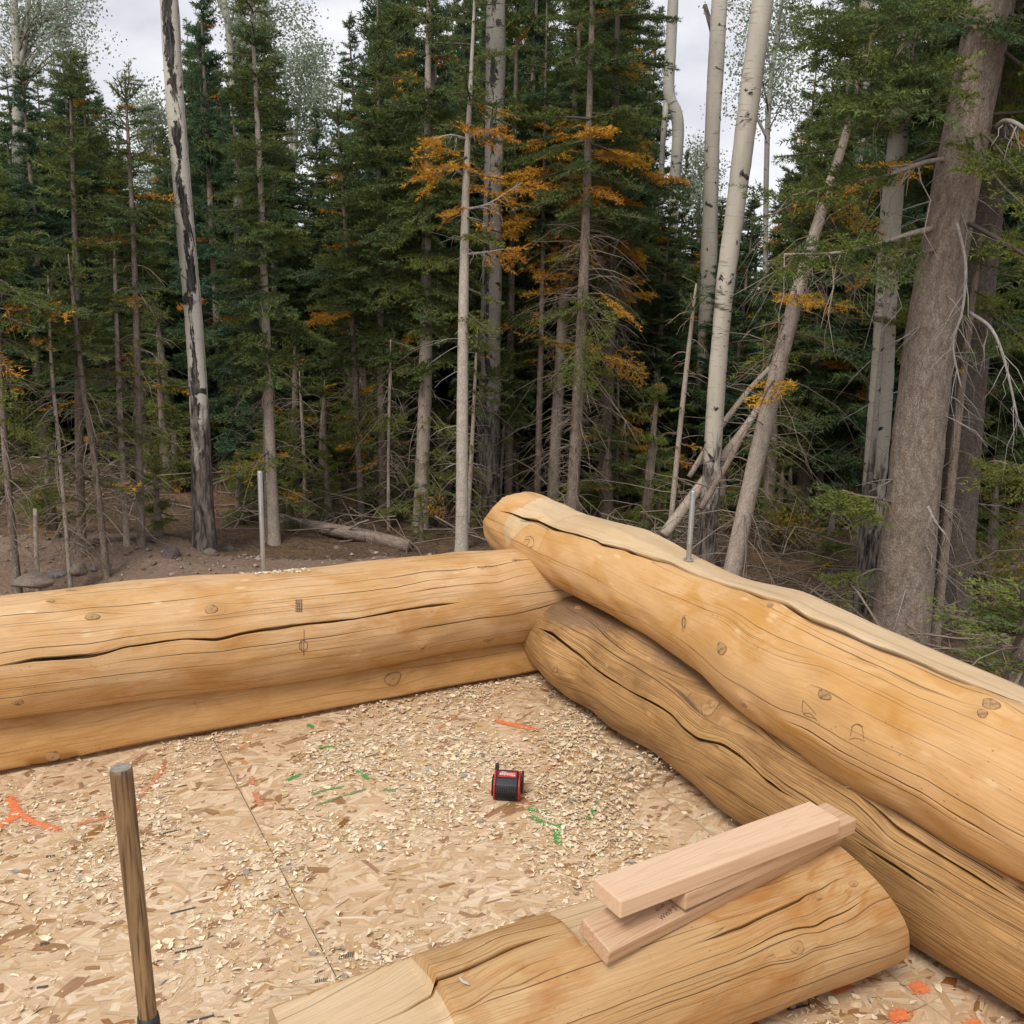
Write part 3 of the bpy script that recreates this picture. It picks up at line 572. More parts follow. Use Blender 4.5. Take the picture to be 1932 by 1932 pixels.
# printed nailing marks and chalk line on the panels
def strip(name, p, q, w, mat, parent=deck, z=.0024):
    P, Q = onz(*p), onz(*q); d = (Q - P)[:2]; n = np.array([-d[1], d[0], 0]) / np.linalg.norm(d) * w / 2
    V = np.array([P - n, Q - n, Q + n, P + n]); V[:, 2] = z; c = V.mean(0)
    return link(name, mesh_np(name, V - c, [np.array([[0, 1, 2, 3]])], smooth=False), mat, parent, Vector(c) - parent.location)
M_INK = simple('printed_ink', (.07, .065, .065), .8, .4, 200)
K7 = 700 / 1932
for a, b_ in (((1100, 627), (1250, 592)), ((1175, 1175), (1350, 1132)), ((1205, 1447), (1395, 1402)), ((1290, 1925), (1478, 1878))):
    p, q = zq(0, 1860, K7, [a, b_]); strip('printed_dash', p, q, .0065, M_INK)
for bx, by, n, k in ((320, 790, 7, 9), (330, 890, 6, 9), (280, 1395, 8, 8), (255, 1695, 9, 9)):
    for i in range(n):
        p, q = zq(0, 1860, K7, [(bx + i * k, by - i * 1.4), (bx + i * k + 2, by - 16 - i * 1.4)]); strip('printed_tick', p, q, .0022, M_INK)
p, q = zq(1360, 1900, K5, [(978, 1008), (1075, 985)]); strip('printed_dash', p, q, .008, M_INK)
for i in range(7):
    p, q = zq(660, 2240, K6, [(295 + i * 11, 505 - i * 2), (298 + i * 11, 486 - i * 2)]); strip('printed_tick', p, q, .0022, M_INK)
    p, q = zq(660, 2240, K6, [(430 + i * 13, 372 - i * 3), (436 + i * 13, 340 - i * 3)]); strip('printed_tick', p, q, .003, M_INK)
# marking paint
def spray(name, pts, wpx, mat, dens=.75, seed=0):
    q = np.random.default_rng(seed); P = smoothpath(np.array([list(onz(*p))[:2] for p in pts]), 30) if len(pts) > 1 else np.array([list(onz(*pts[0]))[:2]] * 2)
    r = wpx / 2 * 1.35 * np.linalg.norm(onz(pts[0][0] + 1, pts[0][1]) - onz(*pts[0])); L_ = np.linalg.norm(np.diff(P, axis=0), axis=1).sum() + 2 * r
    N = int(min(9000, L_ * r * 2 / (.0019 ** 2) * dens)) + 25; c = P[q.integers(0, len(P), N)] + q.normal(0, .42, (N, 2)) * r
    a = np.linspace(0, 2 * np.pi, 6, endpoint=False); rad = q.uniform(.0007, .0030, N)[:, None] * (1 + q.normal(0, .2, (N, 6)))
    V = np.zeros((N, 6, 3)); V[..., 0] = c[:, :1] + rad * np.cos(a); V[..., 1] = c[:, 1:] + rad * np.sin(a); V[..., 2] = (.0027 + .0007 * np.arange(N) / N)[:, None]
    o0 = np.array([*c.mean(0), 0]); i = np.arange(N)[:, None] * 6
    return link(name, mesh_np(name, (V - o0).reshape(-1, 3), [np.vstack([i + [0, 1, 2, 3], i + [0, 3, 4, 5]])], smooth=False), mat, deck, Vector(o0) - deck.location)
ORG = [([(18, 1506), (28, 1528), (22, 1545), (0, 1560)], 17), ([(34, 1534), (70, 1556), (108, 1566)], 14), ([(150, 1556), (205, 1542)], 10), ([(262, 1506), (290, 1475), (305, 1455), (311, 1436)], 9), ([(447, 1412), (455, 1413)], 9), ([(458, 1436), (464, 1442)], 7), ([(474, 1468), (478, 1480)], 9), ([(482, 1496), (492, 1520)], 10), ([(938, 1362), (975, 1370), (1010, 1378)], 12), ([(1032, 1453), (1068, 1436), (1104, 1410)], 7), ([(828, 1409), (852, 1406)], 9)]
ORF = [([(826, 1376), (870, 1345), (920, 1318), (970, 1302)], 6), ([(1016, 1290), (1045, 1300)], 7), ([(1064, 1352), (1098, 1338)], 8), ([(240, 1540), (262, 1522)], 7)]
ORB = [([(1728, 1868), (1740, 1862)], 24), ([(1686, 1922), (1708, 1912)], 22), ([(1575, 1872), (1606, 1862)], 12), ([(1826, 1938), (1845, 1930)], 18)]
for i, (p, w) in enumerate(ORG): spray('paint_mark', p, w, M_ORANGE if i in (0, 1, 8) else M_ORANGE2, .7, i)
for i, (p, w) in enumerate(ORF): spray('paint_mark', p, w, M_ORANGE2, .35, 30 + i)
for i, (p, w) in enumerate(ORB): spray('paint_mark', p, w, M_ORANGE, .8, 50 + i)
GRN = [([(582, 1368), (590, 1374)], 6), ([(606, 1412), (628, 1409)], 7), ([(544, 1472), (566, 1462)], 8), ([(676, 1456), (694, 1470)], 8), ([(1000, 1528), (1038, 1536)], 9), ([(1002, 1541), (1030, 1556), (1060, 1558), (1094, 1554)], 9), ([(1056, 1562), (1052, 1578), (1056, 1592)], 15), ([(1110, 1546), (1120, 1528)], 8)]
GRF = [([(590, 1500), (612, 1492), (645, 1486)], 7), ([(600, 1520), (640, 1505), (690, 1490)], 6), ([(725, 1490), (745, 1493)], 7), ([(1090, 1505), (1104, 1512)], 6)]
for i, (p, w) in enumerate(GRN): spray('paint_mark', p, w, M_GREEN, .7, 70 + i)
for i, (p, w) in enumerate(GRF): spray('paint_mark', p, w, M_GREEN2, .4, 90 + i)
# ------------------------------------------------------------------ shavings
DEN = np.array([(1000, 1300, .35), (700, 1340, .6), (500, 1390, .7), (400, 1420, .5), (100, 1470, .2), (50, 1540, .25), (350, 1500, .5), (600, 1450, .8), (800, 1420, .7), (1100, 1400, 1.0), (1250, 1480, 1.5), (1350, 1545, .8), (1050, 1480, 1.0), (900, 1500, .8), (700, 1560, .85), (500, 1600, .8), (450, 1690, .75), (600, 1720, .4), (800, 1640, .4), (1000, 1620, .5), (1100, 1650, .4), (200, 1620, .4), (100, 1750, .22), (350, 1800, .2), (600, 1800, .45), (200, 1850, .16), (400, 1890, .16), (700, 1770, .35), (1750, 1900, .16), (900, 1730, .35), (1150, 1560, .9), (1200, 1440, 1.3), (930, 1360, .6)], float)
DW = np.array([list(onz(x, y))[:2] for x, y, _ in DEN])
wob = [(rng.uniform(3, 22), rng.uniform(0, 6.28), rng.uniform(0, 6.28)) for _ in range(14)]
def density(P):
    d2 = ((P[:, None] - DW[None]) ** 2).sum(-1) + .004; w = d2 ** -1.5; base = (w * DEN[None, :, 2]).sum(1) / w.sum(1)
    n = sum(np.sin(f * (P[:, 0] * np.cos(a) + P[:, 1] * np.sin(a)) + p) for f, a, p in wob) / 14 ** .5
    return base * np.clip(.68 + 1.0 * n, .03, 2.4)
def pile(P):         # heap of shavings against the right wall log
    s, t = (P - A0[:2]) @ D1[:2], (P - A0[:2]) @ D2[:2]
    return .075 * np.exp(-((s + .02) / .13) ** 2 - ((t - .98) / .34) ** 2) + .02 * np.exp(-((s - .2) / .2) ** 2 - ((t - .85) / .3) ** 2) + .012 * np.exp(-((t - .02) / .1) ** 2 - ((s - .7) / .6) ** 2)
def chips(N, lmin, lmax, seed, mode='curl'):
    q = np.random.default_rng(seed); st = np.c_[q.uniform(-.12, 2.35, N * 8), q.uniform(-.02, 2.2, N * 8)]; P = A0[:2] + st[:, :1] * D1[:2] + st[:, 1:] * D2[:2]
    P = P[q.random(len(P)) < density(P) / 1.6][:N]; n = len(P)
    return P, pile(P) * q.random(n) ** .6 + .0018
def chipmesh(P, z, l0, l1, seed, nu=4, up=None):
    q = np.random.default_rng(seed); n = len(P); ln = (l0 + (l1 - l0) * q.beta(1.3, 3.2, n)); wd = ln * q.uniform(.18, .6, n); th = q.uniform(0, 6.28, n)
    u = np.linspace(-.5, .5, nu); taper = np.clip(1.12 - np.abs(2 * u) ** 1.6, .12, 1)
    cv = q.uniform(.1, .42, n) * ln * q.choice([1, 1, -1], n); cw = q.uniform(-.15, .3, n) * wd
    X = np.zeros((n, nu, 3, 3))
    for j, v in enumerate((-.5, 0, .5)):
        X[:, :, j, 0] = ln[:, None] * u; X[:, :, j, 1] = wd[:, None] * v * taper[None] * (1 + q.normal(0, .3, (n, nu)))
        X[:, :, j, 2] = cv[:, None] * (4 * u ** 2 - .3) * .5 + (cw * (4 * v * v - .5))[:, None] * .5
    rx = q.normal(0, .28, n); c, s_ = np.cos(rx)[:, None, None], np.sin(rx)[:, None, None]
    X[..., 1], X[..., 2] = X[..., 1] * c - X[..., 2] * s_, X[..., 1] * s_ + X[..., 2] * c
    mn = X[..., 2].reshape(n, -1).min(1); X[..., 2] -= mn[:, None, None]
    c, s_ = np.cos(th)[:, None, None], np.sin(th)[:, None, None]
    x, y = X[..., 0] * c - X[..., 1] * s_, X[..., 0] * s_ + X[..., 1] * c
    X[..., 0] = x + P[:, 0, None, None]; X[..., 1] = y + P[:, 1, None, None]; X[..., 2] += z[:, None, None]
    k = nu * 3; idx = np.arange(n)[:, None] * k; Q = []
    for a in range(nu - 1):
        for b_ in range(2): Q.append(idx + [a * 3 + b_, a * 3 + 3 + b_, a * 3 + 4 + b_, a * 3 + 1 + b_])
    f = q.random(n)[:, None]; col = np.array([.84, .67, .46]) + q.normal(0, .05, (n, 1)) + q.normal(0, .02, (n, 3))
    col = np.where(f < .05, np.array([.36, .32, .27]) + q.normal(0, .04, (n, 1)), np.where(f < .22, np.array([.60, .42, .22]) + q.normal(0, .04, (n, 1)), col)).clip(.05, .85)
    uv = np.stack([np.broadcast_to(u[None, :, None] * ln[:, None, None], (n, nu, 3)) + P[:, :1, None], np.broadcast_to(np.array([-.5, 0, .5])[None, None] * wd[:, None, None], (n, nu, 3)) + P[:, 1:, None]], -1)
    return X.reshape(-1, 3), np.vstack(Q), np.repeat(col, k, 0), uv.reshape(-1, 2)
acc = Acc()
for N, a, b_, sd_, nu in ((11500, .009, .038, 101, 5), (38000, .0025, .013, 102, 3)):
    P, z = chips(N, a, b_, sd_); V, Q, C_, U = chipmesh(P, z, a, b_, sd_ + 1, nu); acc.add(V, [Q], U, col=C_)
tag(link('wood_shavings', acc.mesh('wood_shavings'), M_CHIP), 'cream wood chips and shavings strewn over the deck floor', 'wood chips', None, 'stuff')
def log_chips(name, lg, px0, px1, N, l0, l1, spread, label, seed):
    q = np.random.default_rng(seed); a, b_ = np.array(lg.px(*px0)), np.array(lg.px(*px1)); f = q.random(N)[:, None]; ST = a * (1 - f) + b_ * f + q.normal(0, 1, (N, 2)) * [spread, spread / .2]
    P = lg.pos(ST[:, 0], ST[:, 1], .0005); V, Q, C_, U = chipmesh(P[:, :2], P[:, 2], l0, l1, seed, 3)
    o = link(name, Acc().add(V, [Q], U, col=C_).mesh(name), M_CHIP); return tag(o, label, 'wood chips', None, 'stuff')
log_chips('wood_shavings', LU, (470, 1082), (575, 1074), 170, .008, .03, .02, 'loose shavings lying around the steel rod on the left log', 5)
log_chips('wood_shavings', RL, (1130, 1180), (1290, 1265), 330, .002, .007, .03, 'fine sawdust specks on top of the brown lower log', 6)
for px, lg, lab, sd_ in (((875, 1856), FG, 'single curled white chip lying on the foreground log', 8), ((1606, 1489), RL, 'pale flat chip on the brown log behind the boards, left of a pair', 9), ((1645, 1486), RL, 'pale crumpled chip on the brown log, right of a pair under the upper log', 10)):
    s_, t_ = lg.px(*px); P = lg.pos(s_, t_, .0005)[None]; V, Q, C_, U = chipmesh(P[:, :2], P[:, 2] * 0, .03, .0301, sd_, 6)
    c = np.array([P[0, 0], P[0, 1], 0]); C_[:] = (.72, .68, .60)
    o = link('wood_chip', Acc().add(V - c, [Q], U, col=C_).mesh('wood_chip'), M_CHIP, None, tuple(P[0])); tag(o, lab, 'wood chip', 'single chips on the logs')
# ------------------------------------------------------------------ steel rods
def rod(px_base, h, lg, label):
    s_, t_ = lg.px(*px_base); P = lg.pos(s_, t_); e = empty('steel_rod', tuple(P)); tag(e, label, 'rod', 'threaded rods standing in the wall logs')
    z = np.array([-.12, 0, h - .004, h]); V, F, uv = tube(np.c_[z * 0, z * 0, z], [.0088, .0088, .0088, .0072], 14); link('shaft', mesh_np('shaft', V, F, None, uv), M_STEEL, e)
    turns = int(h / .004); a = np.linspace(0, 2 * np.pi * 40, 40 * 12); hz = h - .02 - .16 + .17 * np.linspace(0, 1, len(a))
    V, F, uv = tube(np.c_[.0088 * np.cos(a), .0088 * np.sin(a), hz], .0009, 4); link('thread', mesh_np('thread', V, F, None, uv), M_STEEL, e)
    V, F, uv = tube([(0, 0, -.002), (0, 0, .0035)], .016, 18); link('washer', mesh_np('washer', V, F, None, uv, False), M_STEEL, e); return e
rod((497, 1079), .375, LU, 'tall grey steel rod standing upright in the left wall log'); rod((1299, 1056), .235, RU, 'shorter grey steel rod standing in the upper right wall log')
# ------------------------------------------------------------------ loose boards
def board(near_r, far_r, near_l, z, label, mat, th=.038, width=.089):
    A, B, C_ = onz(*near_r, z[0]), onz(*far_r, z[1]), onz(*near_l, z[2]); x = B - A; ln = np.linalg.norm(x); x /= ln
    y = C_ - A; y -= x * (y @ x); y /= np.linalg.norm(y); n = np.cross(x, y); 
    if n[2] < 0: n = -n
    c = A + x * ln / 2 + y * width / 2 - n * th / 2
    me = bmmesh('lumber_board', box(ln, width, th, .003, 2)); o = link('lumber_board', me, mat)
    M = Matrix(((x[0], y[0], n[0], c[0]), (x[1], y[1], n[1], c[1]), (x[2], y[2], n[2], c[2]), (0, 0, 0, 1)))
    o.matrix_world = M; tag(o, label, 'board', 'loose boards stacked on the foreground log'); o['_'] = 0; del o['_']; return o, ln
bd_t, l_t = board((1172, 1702), (1586, 1545), (1111, 1661), (.4545, .448, .4555), 'topmost pale planed board of the stack on the foreground log', M_BOARD)
bd_m, l_m = board((1295, 1688), (1617, 1545), (1238, 1648), (.4135, .409, .4145), 'short middle board, mostly hidden under the top board', M_BOARD2)
bd_b, l_b = board((1151, 1797), (1596, 1572), (1098, 1756), (.358, .372, .375), 'lowest pinkish board with a printed grade stamp, resting on the log', M_BOARD2)
def text_mesh(s, size, ext=.0002):
    cu = bpy.data.curves.new('lettering', 'FONT'); cu.body = s; cu.size = size; cu.extrude = ext; cu.align_x = 'CENTER'; cu.align_y = 'CENTER'
    o = bpy.data.objects.new('tmp', cu); COL.objects.link(o); dg = bpy.context.evaluated_depsgraph_get(); me = bpy.data.meshes.new_from_object(o.evaluated_get(dg)); bpy.data.objects.remove(o); return me
M_STAMP = simple('grade_stamp_ink', (.16, .10, .07), .8)
for s, sz, x, y in (('NO.2', .020, .155, .012), ('KD-HT', .009, .165, -.008), ('WWP 2', .015, .17, -.026)):
    o = link('grade_stamp', text_mesh(s, sz), M_STAMP, bd_b); o.matrix_parent_inverse.identity(); o.location = (-l_b / 2 + x, y, .0193); o.rotation_euler = (0, 0, math.radians(8))
# ------------------------------------------------------------------ tape measure
tp = onz(955, 1512); e = empty('tape_measure', (tp[0], tp[1], .004)); tag(e, 'black and red tape measure lying among the shavings', 'tape measure')
e.rotation_euler = (0, 0, math.radians(-4)); e.scale = (1.02, 1.02, 1.02)
TWD, TH, TD = .088, .072, .066
def extr(prof, x0, x1, name, mat, bev=.004):
    bm = bmesh.new(); a = [bm.verts.new((x0, y, z)) for y, z in prof]; f = bm.faces.new(a); r = bmesh.ops.extrude_face_region(bm, geom=[f]); bmesh.ops.translate(bm, vec=(x1 - x0, 0, 0), verts=[v for v in r['geom'] if isinstance(v, bmesh.types.BMVert)])
    bmesh.ops.recalc_face_normals(bm, faces=bm.faces[:])
    if bev: bmesh.ops.bevel(bm, geom=bm.edges[:], offset=bev, segments=3, affect='EDGES', profile=.6)
    return link(name, bmmesh(name, bm, True), mat, e)
# profile: y toward the back (negative = toward the camera), z up; a rounded D
prof = [(-.004, 0), (.05, 0), (TD, .006), (TD + .002, TH - .012), (TD - .012, TH + .002), (.014, TH - .006), (-.004, TH - .02), (-.010, TH * .45), (-.008, .012)]
extr(prof, -.034, .034, 'rubber_case', M_BLACK, .005)
pin = [(y * .96 + .0015, z * .96 + .001) for y, z in prof]
for x0, x1 in ((-.041, -.0345), (.0345, .041)): extr(pin, x0, x1, 'red_shell', M_RED, .002)
extr([(y * .75 + .008, z * .7 + .008) for y, z in prof], -.047, -.0415, 'side_cap', M_BLACK, .003)
extr([(.016, TH * .25), (.05, TH * .25), (.052, TH + .004), (.014, TH + .004)], .043, .050, 'belt_clip', M_BLACK, .002)
extr([(TD - .014, TH - .01), (TD + .004, TH - .01), (TD + .002, TH + .016), (TD - .006, TH + .014)], -.041, -.029, 'lock_tab', M_BLACK, .002)
for i in range(9): extr([(-.0125, .014), (-.009, .014), (-.0075, TH - .03), (-.011, TH - .03)], -.03 + i * .007, -.0275 + i * .007, 'grip_rib', M_BLACK, 0)
# label plate on the sloping top: red lozenge, white script and figures, upside down to the viewer
top_a = math.atan2(.008 - 0, TD - .026); lab = link('label_plate', bmmesh('label_plate', box(.056, .027, .0012, .0005)), M_RED, e); lab.location = (0, .030, TH - .0008); lab.rotation_euler = (top_a, 0, 0)
for s, sz, y, sc_ in (('Milwaukee', .0145, -.003, 1.0), ('STUD', .0075, .0085, 1.0)):
    o = link('lettering', text_mesh(s, sz), M_WHITE, lab); o.location = (0 if y < 0 else -.012, y, .0009); o.rotation_euler = (0, 0, math.pi); o.scale = (.78, 1, 1)
o = link('underline', bmmesh('underline', box(.046, .0012, .0004, 0)), M_WHITE, lab); o.location = (0, .0042, .0009)
o = link('lettering', text_mesh('25 FT', .007), M_WHITE, e); o.location = (.006, .052, TH + .0040); o.rotation_euler = (top_a, 0, math.pi)
# ------------------------------------------------------------------ sledge hammer standing on its head
top, low = ony(228, 1449, 1.49), ony(279, 1915, 1.475); ax = (top - low) / np.linalg.norm(top - low); foot = low - ax * ((low[2] - .07) / ax[2])
e = empty('sledge_hammer', (foot[0], foot[1], 0.0)); tag(e, 'sledge hammer standing upright on the deck, worn brown wooden handle with dark grip', 'hammer')
f0 = np.array([foot[0], foot[1], 0]); hl = np.linalg.norm(top - foot); tt = np.array([0, .12, .3, .45, .6, .75, .88, .96, .992, 1.0]); rr = np.array([.0175, .0165, .0155, .0152, .0158, .0165, .0172, .0178, .0178, .0165])
P = (foot - f0) + tt[:, None] * hl * ax; V, F, uv = tube(P, rr, 24); link('handle', mesh_np('handle', V, F, None, uv), M_HANDLE, e)
V, F, uv = tube([(top - f0) - ax * .001, (top - f0) + ax * .0012], .0163, 24); link('handle_end', mesh_np('handle_end', V, F, None, uv, False), M_HTOP, e)
gl = (low - foot) @ ax; V, F, uv = tube((foot - f0) + np.array([0.02, .1, gl - .012, gl])[:, None] * ax, [.0205, .0195, .0185, .0172], 24); link('overstrike_sleeve', mesh_np('overstrike_sleeve', V, F, None, uv), M_BLACK, e)
bm = bmesh.new(); bmesh.ops.create_cone(bm, cap_ends=True, segments=8, radius1=.034, radius2=.034, depth=.17); bmesh.ops.rotate(bm, matrix=Matrix.Rotation(math.pi / 2, 3, 'Y'), verts=bm.verts); bmesh.ops.bevel(bm, geom=bm.edges[:], offset=.005, segments=2, affect='EDGES')
o = link('hammer_head', bmmesh('hammer_head', bm), simple('forged_steel', (.06, .06, .065), .5, .3, 50, .5, .8), e); o.location = (0, 0, .036); o.rotation_euler = (math.pi / 8, 0, .4)
# ------------------------------------------------------------------ ground
def groundmesh():
    xs = np.r_[np.linspace(-70, -14, 30), np.linspace(-13.6, 13.6, 200), np.linspace(14, 70, 30)]; ys = np.r_[np.linspace(-12, 3, 12), np.linspace(3.3, 22, 190), np.linspace(23, 120, 50)]
    X, Y = np.meshgrid(xs, ys); q = np.random.default_rng(77); Z = G(X, Y)
    near = (X > A0[0] - 9) & (Y < 5)
    m, n = X.shape; i = np.arange(m - 1)[:, None] * n; j = np.arange(n - 1)[None]
    Q = np.stack([i + j, i + j + 1, i + n + j + 1, i + n + j], -1).reshape(-1, 4)
    # bare excavated soil next to the building, litter under the trees
    edge = 9.75 + .15 * X + .25 * np.sin(X * 1.3) + .12 * np.sin(X * 3.1 + 1)
    soil = np.clip((edge - Y) / .35 + .5, 0, 1) * np.clip((1.6 - X) / .8, 0, 1)
    return mesh_np('ground', np.stack([X, Y, Z], -1).reshape(-1, 3), [Q], {'soil': soil.ravel()})
b = NB('forest_ground'); v = b.uv(1, 1, 1, 'Object')
n1 = b.noise(v, 2.2, 6, .65); n2 = b.noise(v, 22, 6, .7); n3 = b.noise(v, 90, 3, .6)
soil = b.mix(b.ramp(n2, [(.35, 0.0), (.65, 1.0)]), (.20, .128, .088), (.33, .228, .165)); soil = b.mix(b.ramp(n3, [(.56, 0.0), (.64, .7)]), soil, (.40, .33, .27))
lit = b.mix(b.ramp(n2, [(.38, 0.0), (.62, 1.0)]), (.06, .040, .027), (.185, .118, .072)); lit = b.mix(b.ramp(n1, [(.5, 0.0), (.62, .6)]), lit, (.24, .135, .07)); lit = b.mix(b.ramp(n3, [(.58, 0.0), (.66, .8)]), lit, (.29, .25, .21))
fac = b.ramp(b.math('ADD', b.attr('soil'), b.math('MULTIPLY', b.math('SUBTRACT', n2, .5), .9)), [(.4, 0.0), (.6, 1.0)])
M_GROUND = b.done(b.mix(fac, lit, soil), .95, b.math('ADD', n2, b.math('MULTIPLY', n3, .5)), .8, .03, .1)
tag(link('ground', groundmesh(), M_GROUND), kind='structure')
def rockmesh(q, sub=3, flat=.7):
    bm = bmesh.new(); bmesh.ops.create_icosphere(bm, subdivisions=sub, radius=1)
    pl = [(q.normal(size=3), q.uniform(.62, .95)) for _ in range(11)]; w = [(q.normal(size=3) * q.uniform(1.5, 5), q.uniform(0, 6.28)) for _ in range(6)]
    for vt in bm.verts:
        p = np.array(vt.co)
        for nn, d in pl:
            nn = nn / np.linalg.norm(nn); e = p @ nn - d
            if e > 0: p = p - nn * e * .85
        p = p * (1 + .035 * sum(math.sin(a @ p * 2 + ph) for a, ph in w) / 2); p[2] *= flat; vt.co = p
    return bmmesh('rock', bm, True)
def rockmat(name, c):
    b = NB(name); v = b.uv(1, 1, 1, 'Object'); n = b.noise(v, 3.5, 7, .65); m = b.noise(v, 14, 5, .7)
    return b.done(b.mix(b.ramp(m, [(.52, 0.0), (.66, .6)]), b.mix(b.ramp(n, [(.3, 0.0), (.7, 1.0)]), [x * .6 for x in c], [x * 1.25 for x in c]), (.30, .27, .24)), .9, b.math('ADD', n, m), .5, .04, .15)
M_R1 = rockmat('rock_tan', (.255, .195, .155)); M_R2 = rockmat('rock_mauve', (.155, .11, .105)); M_R3 = rockmat('rock_grey', (.19, .175, .165))
ROCKS = [((60, 1078), 80, .35, M_R1, 'low flat tan rock half buried at the far left of the soil bank'), ((149, 1062), 40, .8, M_R1, 'domed pale boulder on the soil bank, left of the thin trunks'), ((277, 1046), 40, .75, M_R1, 'tan faceted rock on the bank, left of the mauve boulder'), ((322, 1038), 42, .8, M_R2, 'dark mauve boulder at the foot of the scarred aspen, left side'), ((396, 1036), 36, .7, M_R1, 'pinkish rock just right of the scarred aspen foot'), ((431, 1032), 25, .95, M_R3, 'small upright grey brown rock between the aspen and the steel rod'), ((178, 1069), 16, .8, M_R3, 'fist sized grey stone right of the domed boulder'), ((203, 1066), 15, .8, M_R1, 'small tan stone at the foot of the leaning thin trunk'), ((106, 1075), 40, .3, M_R3, 'flat grey slab beside the low tan rock'), ((407, 1042), 17, .6, M_R3, 'small flat stone below the pinkish rock'), ((636, 1030), 15, .7, M_R1, 'small stone near the fallen trunk'), ((655, 1034), 12, .8, M_R2, 'tiny mauve stone right of the steel rod'), ((355, 1062), 11, .7, M_R3, 'pebble sized stone low on the bank'), ((700, 1037), 12, .6, M_R1, 'small tan stone before the fallen trunk'), ((340, 1054), 10, .7, M_R1, 'little tan stone below the mauve boulder')]
q = np.random.default_rng(31); RM = [rockmesh(q) for _ in range(6)]
for i, (px, w, fl, mt, lab) in enumerate(ROCKS):
    P = onground(px[0], px[1] + w * .2); d = np.linalg.norm(P - CAM); r = w / 2 * d / FPX
    me = RM[i % 6].copy(); me.materials.append(mt); o = link('rock', me, None, None, (P[0], P[1], P[2] - r * .12 * fl)); o.scale = (r, r * .85, r * fl / .7 * .95); o.rotation_euler = (0, 0, i * 1.7); tag(o, lab, 'rock', 'rocks along the edge of the soil bank')
# pebbles and clods
q = np.random.default_rng(5); N = 5200; acc = Acc(); ico = np.array([(1, 0, 0), (-1, 0, 0), (0, 1, 0), (0, -1, 0), (0, 0, 1), (.6, .6, .5), (-.6, .6, .5), (.6, -.6, .5), (-.6, -.6, .5)], float)
tri = np.array([(4, 5, 6), (4, 6, 8), (4, 8, 7), (4, 7, 5), (5, 0, 2), (5, 2, 6), (6, 2, 1), (6, 1, 8), (8, 1, 3), (8, 3, 7), (7, 3, 0), (7, 0, 5)])
X = q.uniform(-6.5, 1.0, N); Y = q.uniform(6.2, 9.8, N) + .15 * X; r = .004 + .028 * q.random(N) ** 5; Z = G(X, Y)
V = np.stack([X, Y, Z + r * .15], -1)[:, None] + ico[None] * (r[:, None, None] * q.uniform(.7, 1.3, (N, 9, 1))) * [1, 1, .7]
C_ = np.where(q.random((N, 1)) < .5, np.array([.25, .18, .135]), np.array([.33, .265, .215])) * q.uniform(.6, 1.3, (N, 1))
acc.add(V.reshape(-1, 3), [(np.arange(N)[:, None, None] * 9 + tri[None]).reshape(-1, 3)], None, col=np.repeat(C_, 9, 0))
tag(link('gravel', acc.mesh('gravel', False), attrmat('gravel_stone', .95, .2, (3, 3))), 'gravel and soil crumbs over the bare bank outside the wall', 'gravel', None, 'stuff')
# ------------------------------------------------------------------ bark and foliage materials
def barkmat(name, c1, c2, plate=14, red=.0, bump=.8):
    b = NB(name); v = b.uv(3.2, 9, 1); vo = b.n('ShaderNodeTexVoronoi', {'Vector': b.n('ShaderNodeVectorMath', {0: b.uv(plate * 2.2, plate * 4.2, 1), 1: b.n('ShaderNodeVectorMath', {0: b.n('ShaderNodeTexNoise', {'Vector': b.uv(9, 16, 1), 'Scale': 1.0, 'Detail': 4}).outputs['Color'], 1: (2.2, 2.2, 0)}, operation='MULTIPLY').outputs[0]}, operation='ADD').outputs[0], 'Scale': 1.0}, feature='DISTANCE_TO_EDGE'); n = b.noise(v, 3, 6, .65); f = b.noise(b.uv(40, 90, 1), 1, 4, .6)
    c = b.mix(b.ramp(n, [(.3, 0.0), (.7, 1.0)]), c1, c2); c = b.mix(b.ramp(vo.outputs['Distance'], [(0, .42), (.10, 0.0)]), c, [x * .45 for x in c1])
    c = b.mix(b.ramp(b.noise(b.uv(5, 14, 1, off=(4, 2, 0)), 1, 4, .6), [(.62, 0.0), (.7, red)]), c, (.30, .12, .05))
    c = b.mix(b.ramp(f, [(.4, .35), (.6, 0.0)]), c, [x * .5 for x in c1])
    h = b.math('ADD', b.math('MULTIPLY', n, .6), b.math('MINIMUM', vo.outputs['Distance'], .25))
    return b.done(c, .9, b.math('ADD', h, b.math('MULTIPLY', f, .4)), bump, .012, .12)
M_BARK = barkmat('spruce_bark_grey', (.17, .125, .095), (.41, .33, .265), 14, .5)
M_BARKL = barkmat('fir_bark_pale', (.37, .295, .235), (.55, .465, .38), 10, .35, .4)
M_BARKD = barkmat('bark_dark', (.11, .085, .07), (.22, .175, .145), 12, .3)
M_BARKP = barkmat('fir_bark_whitish', (.46, .39, .32), (.66, .58, .49), 10, .15, .3)
M_TWIG = barkmat('dead_twig', (.20, .15, .11), (.36, .29, .23), 10, .2, .2)
M_TWIGP = barkmat('bleached_twig', (.30, .26, .23), (.46, .42, .385), 10, .1, .2)
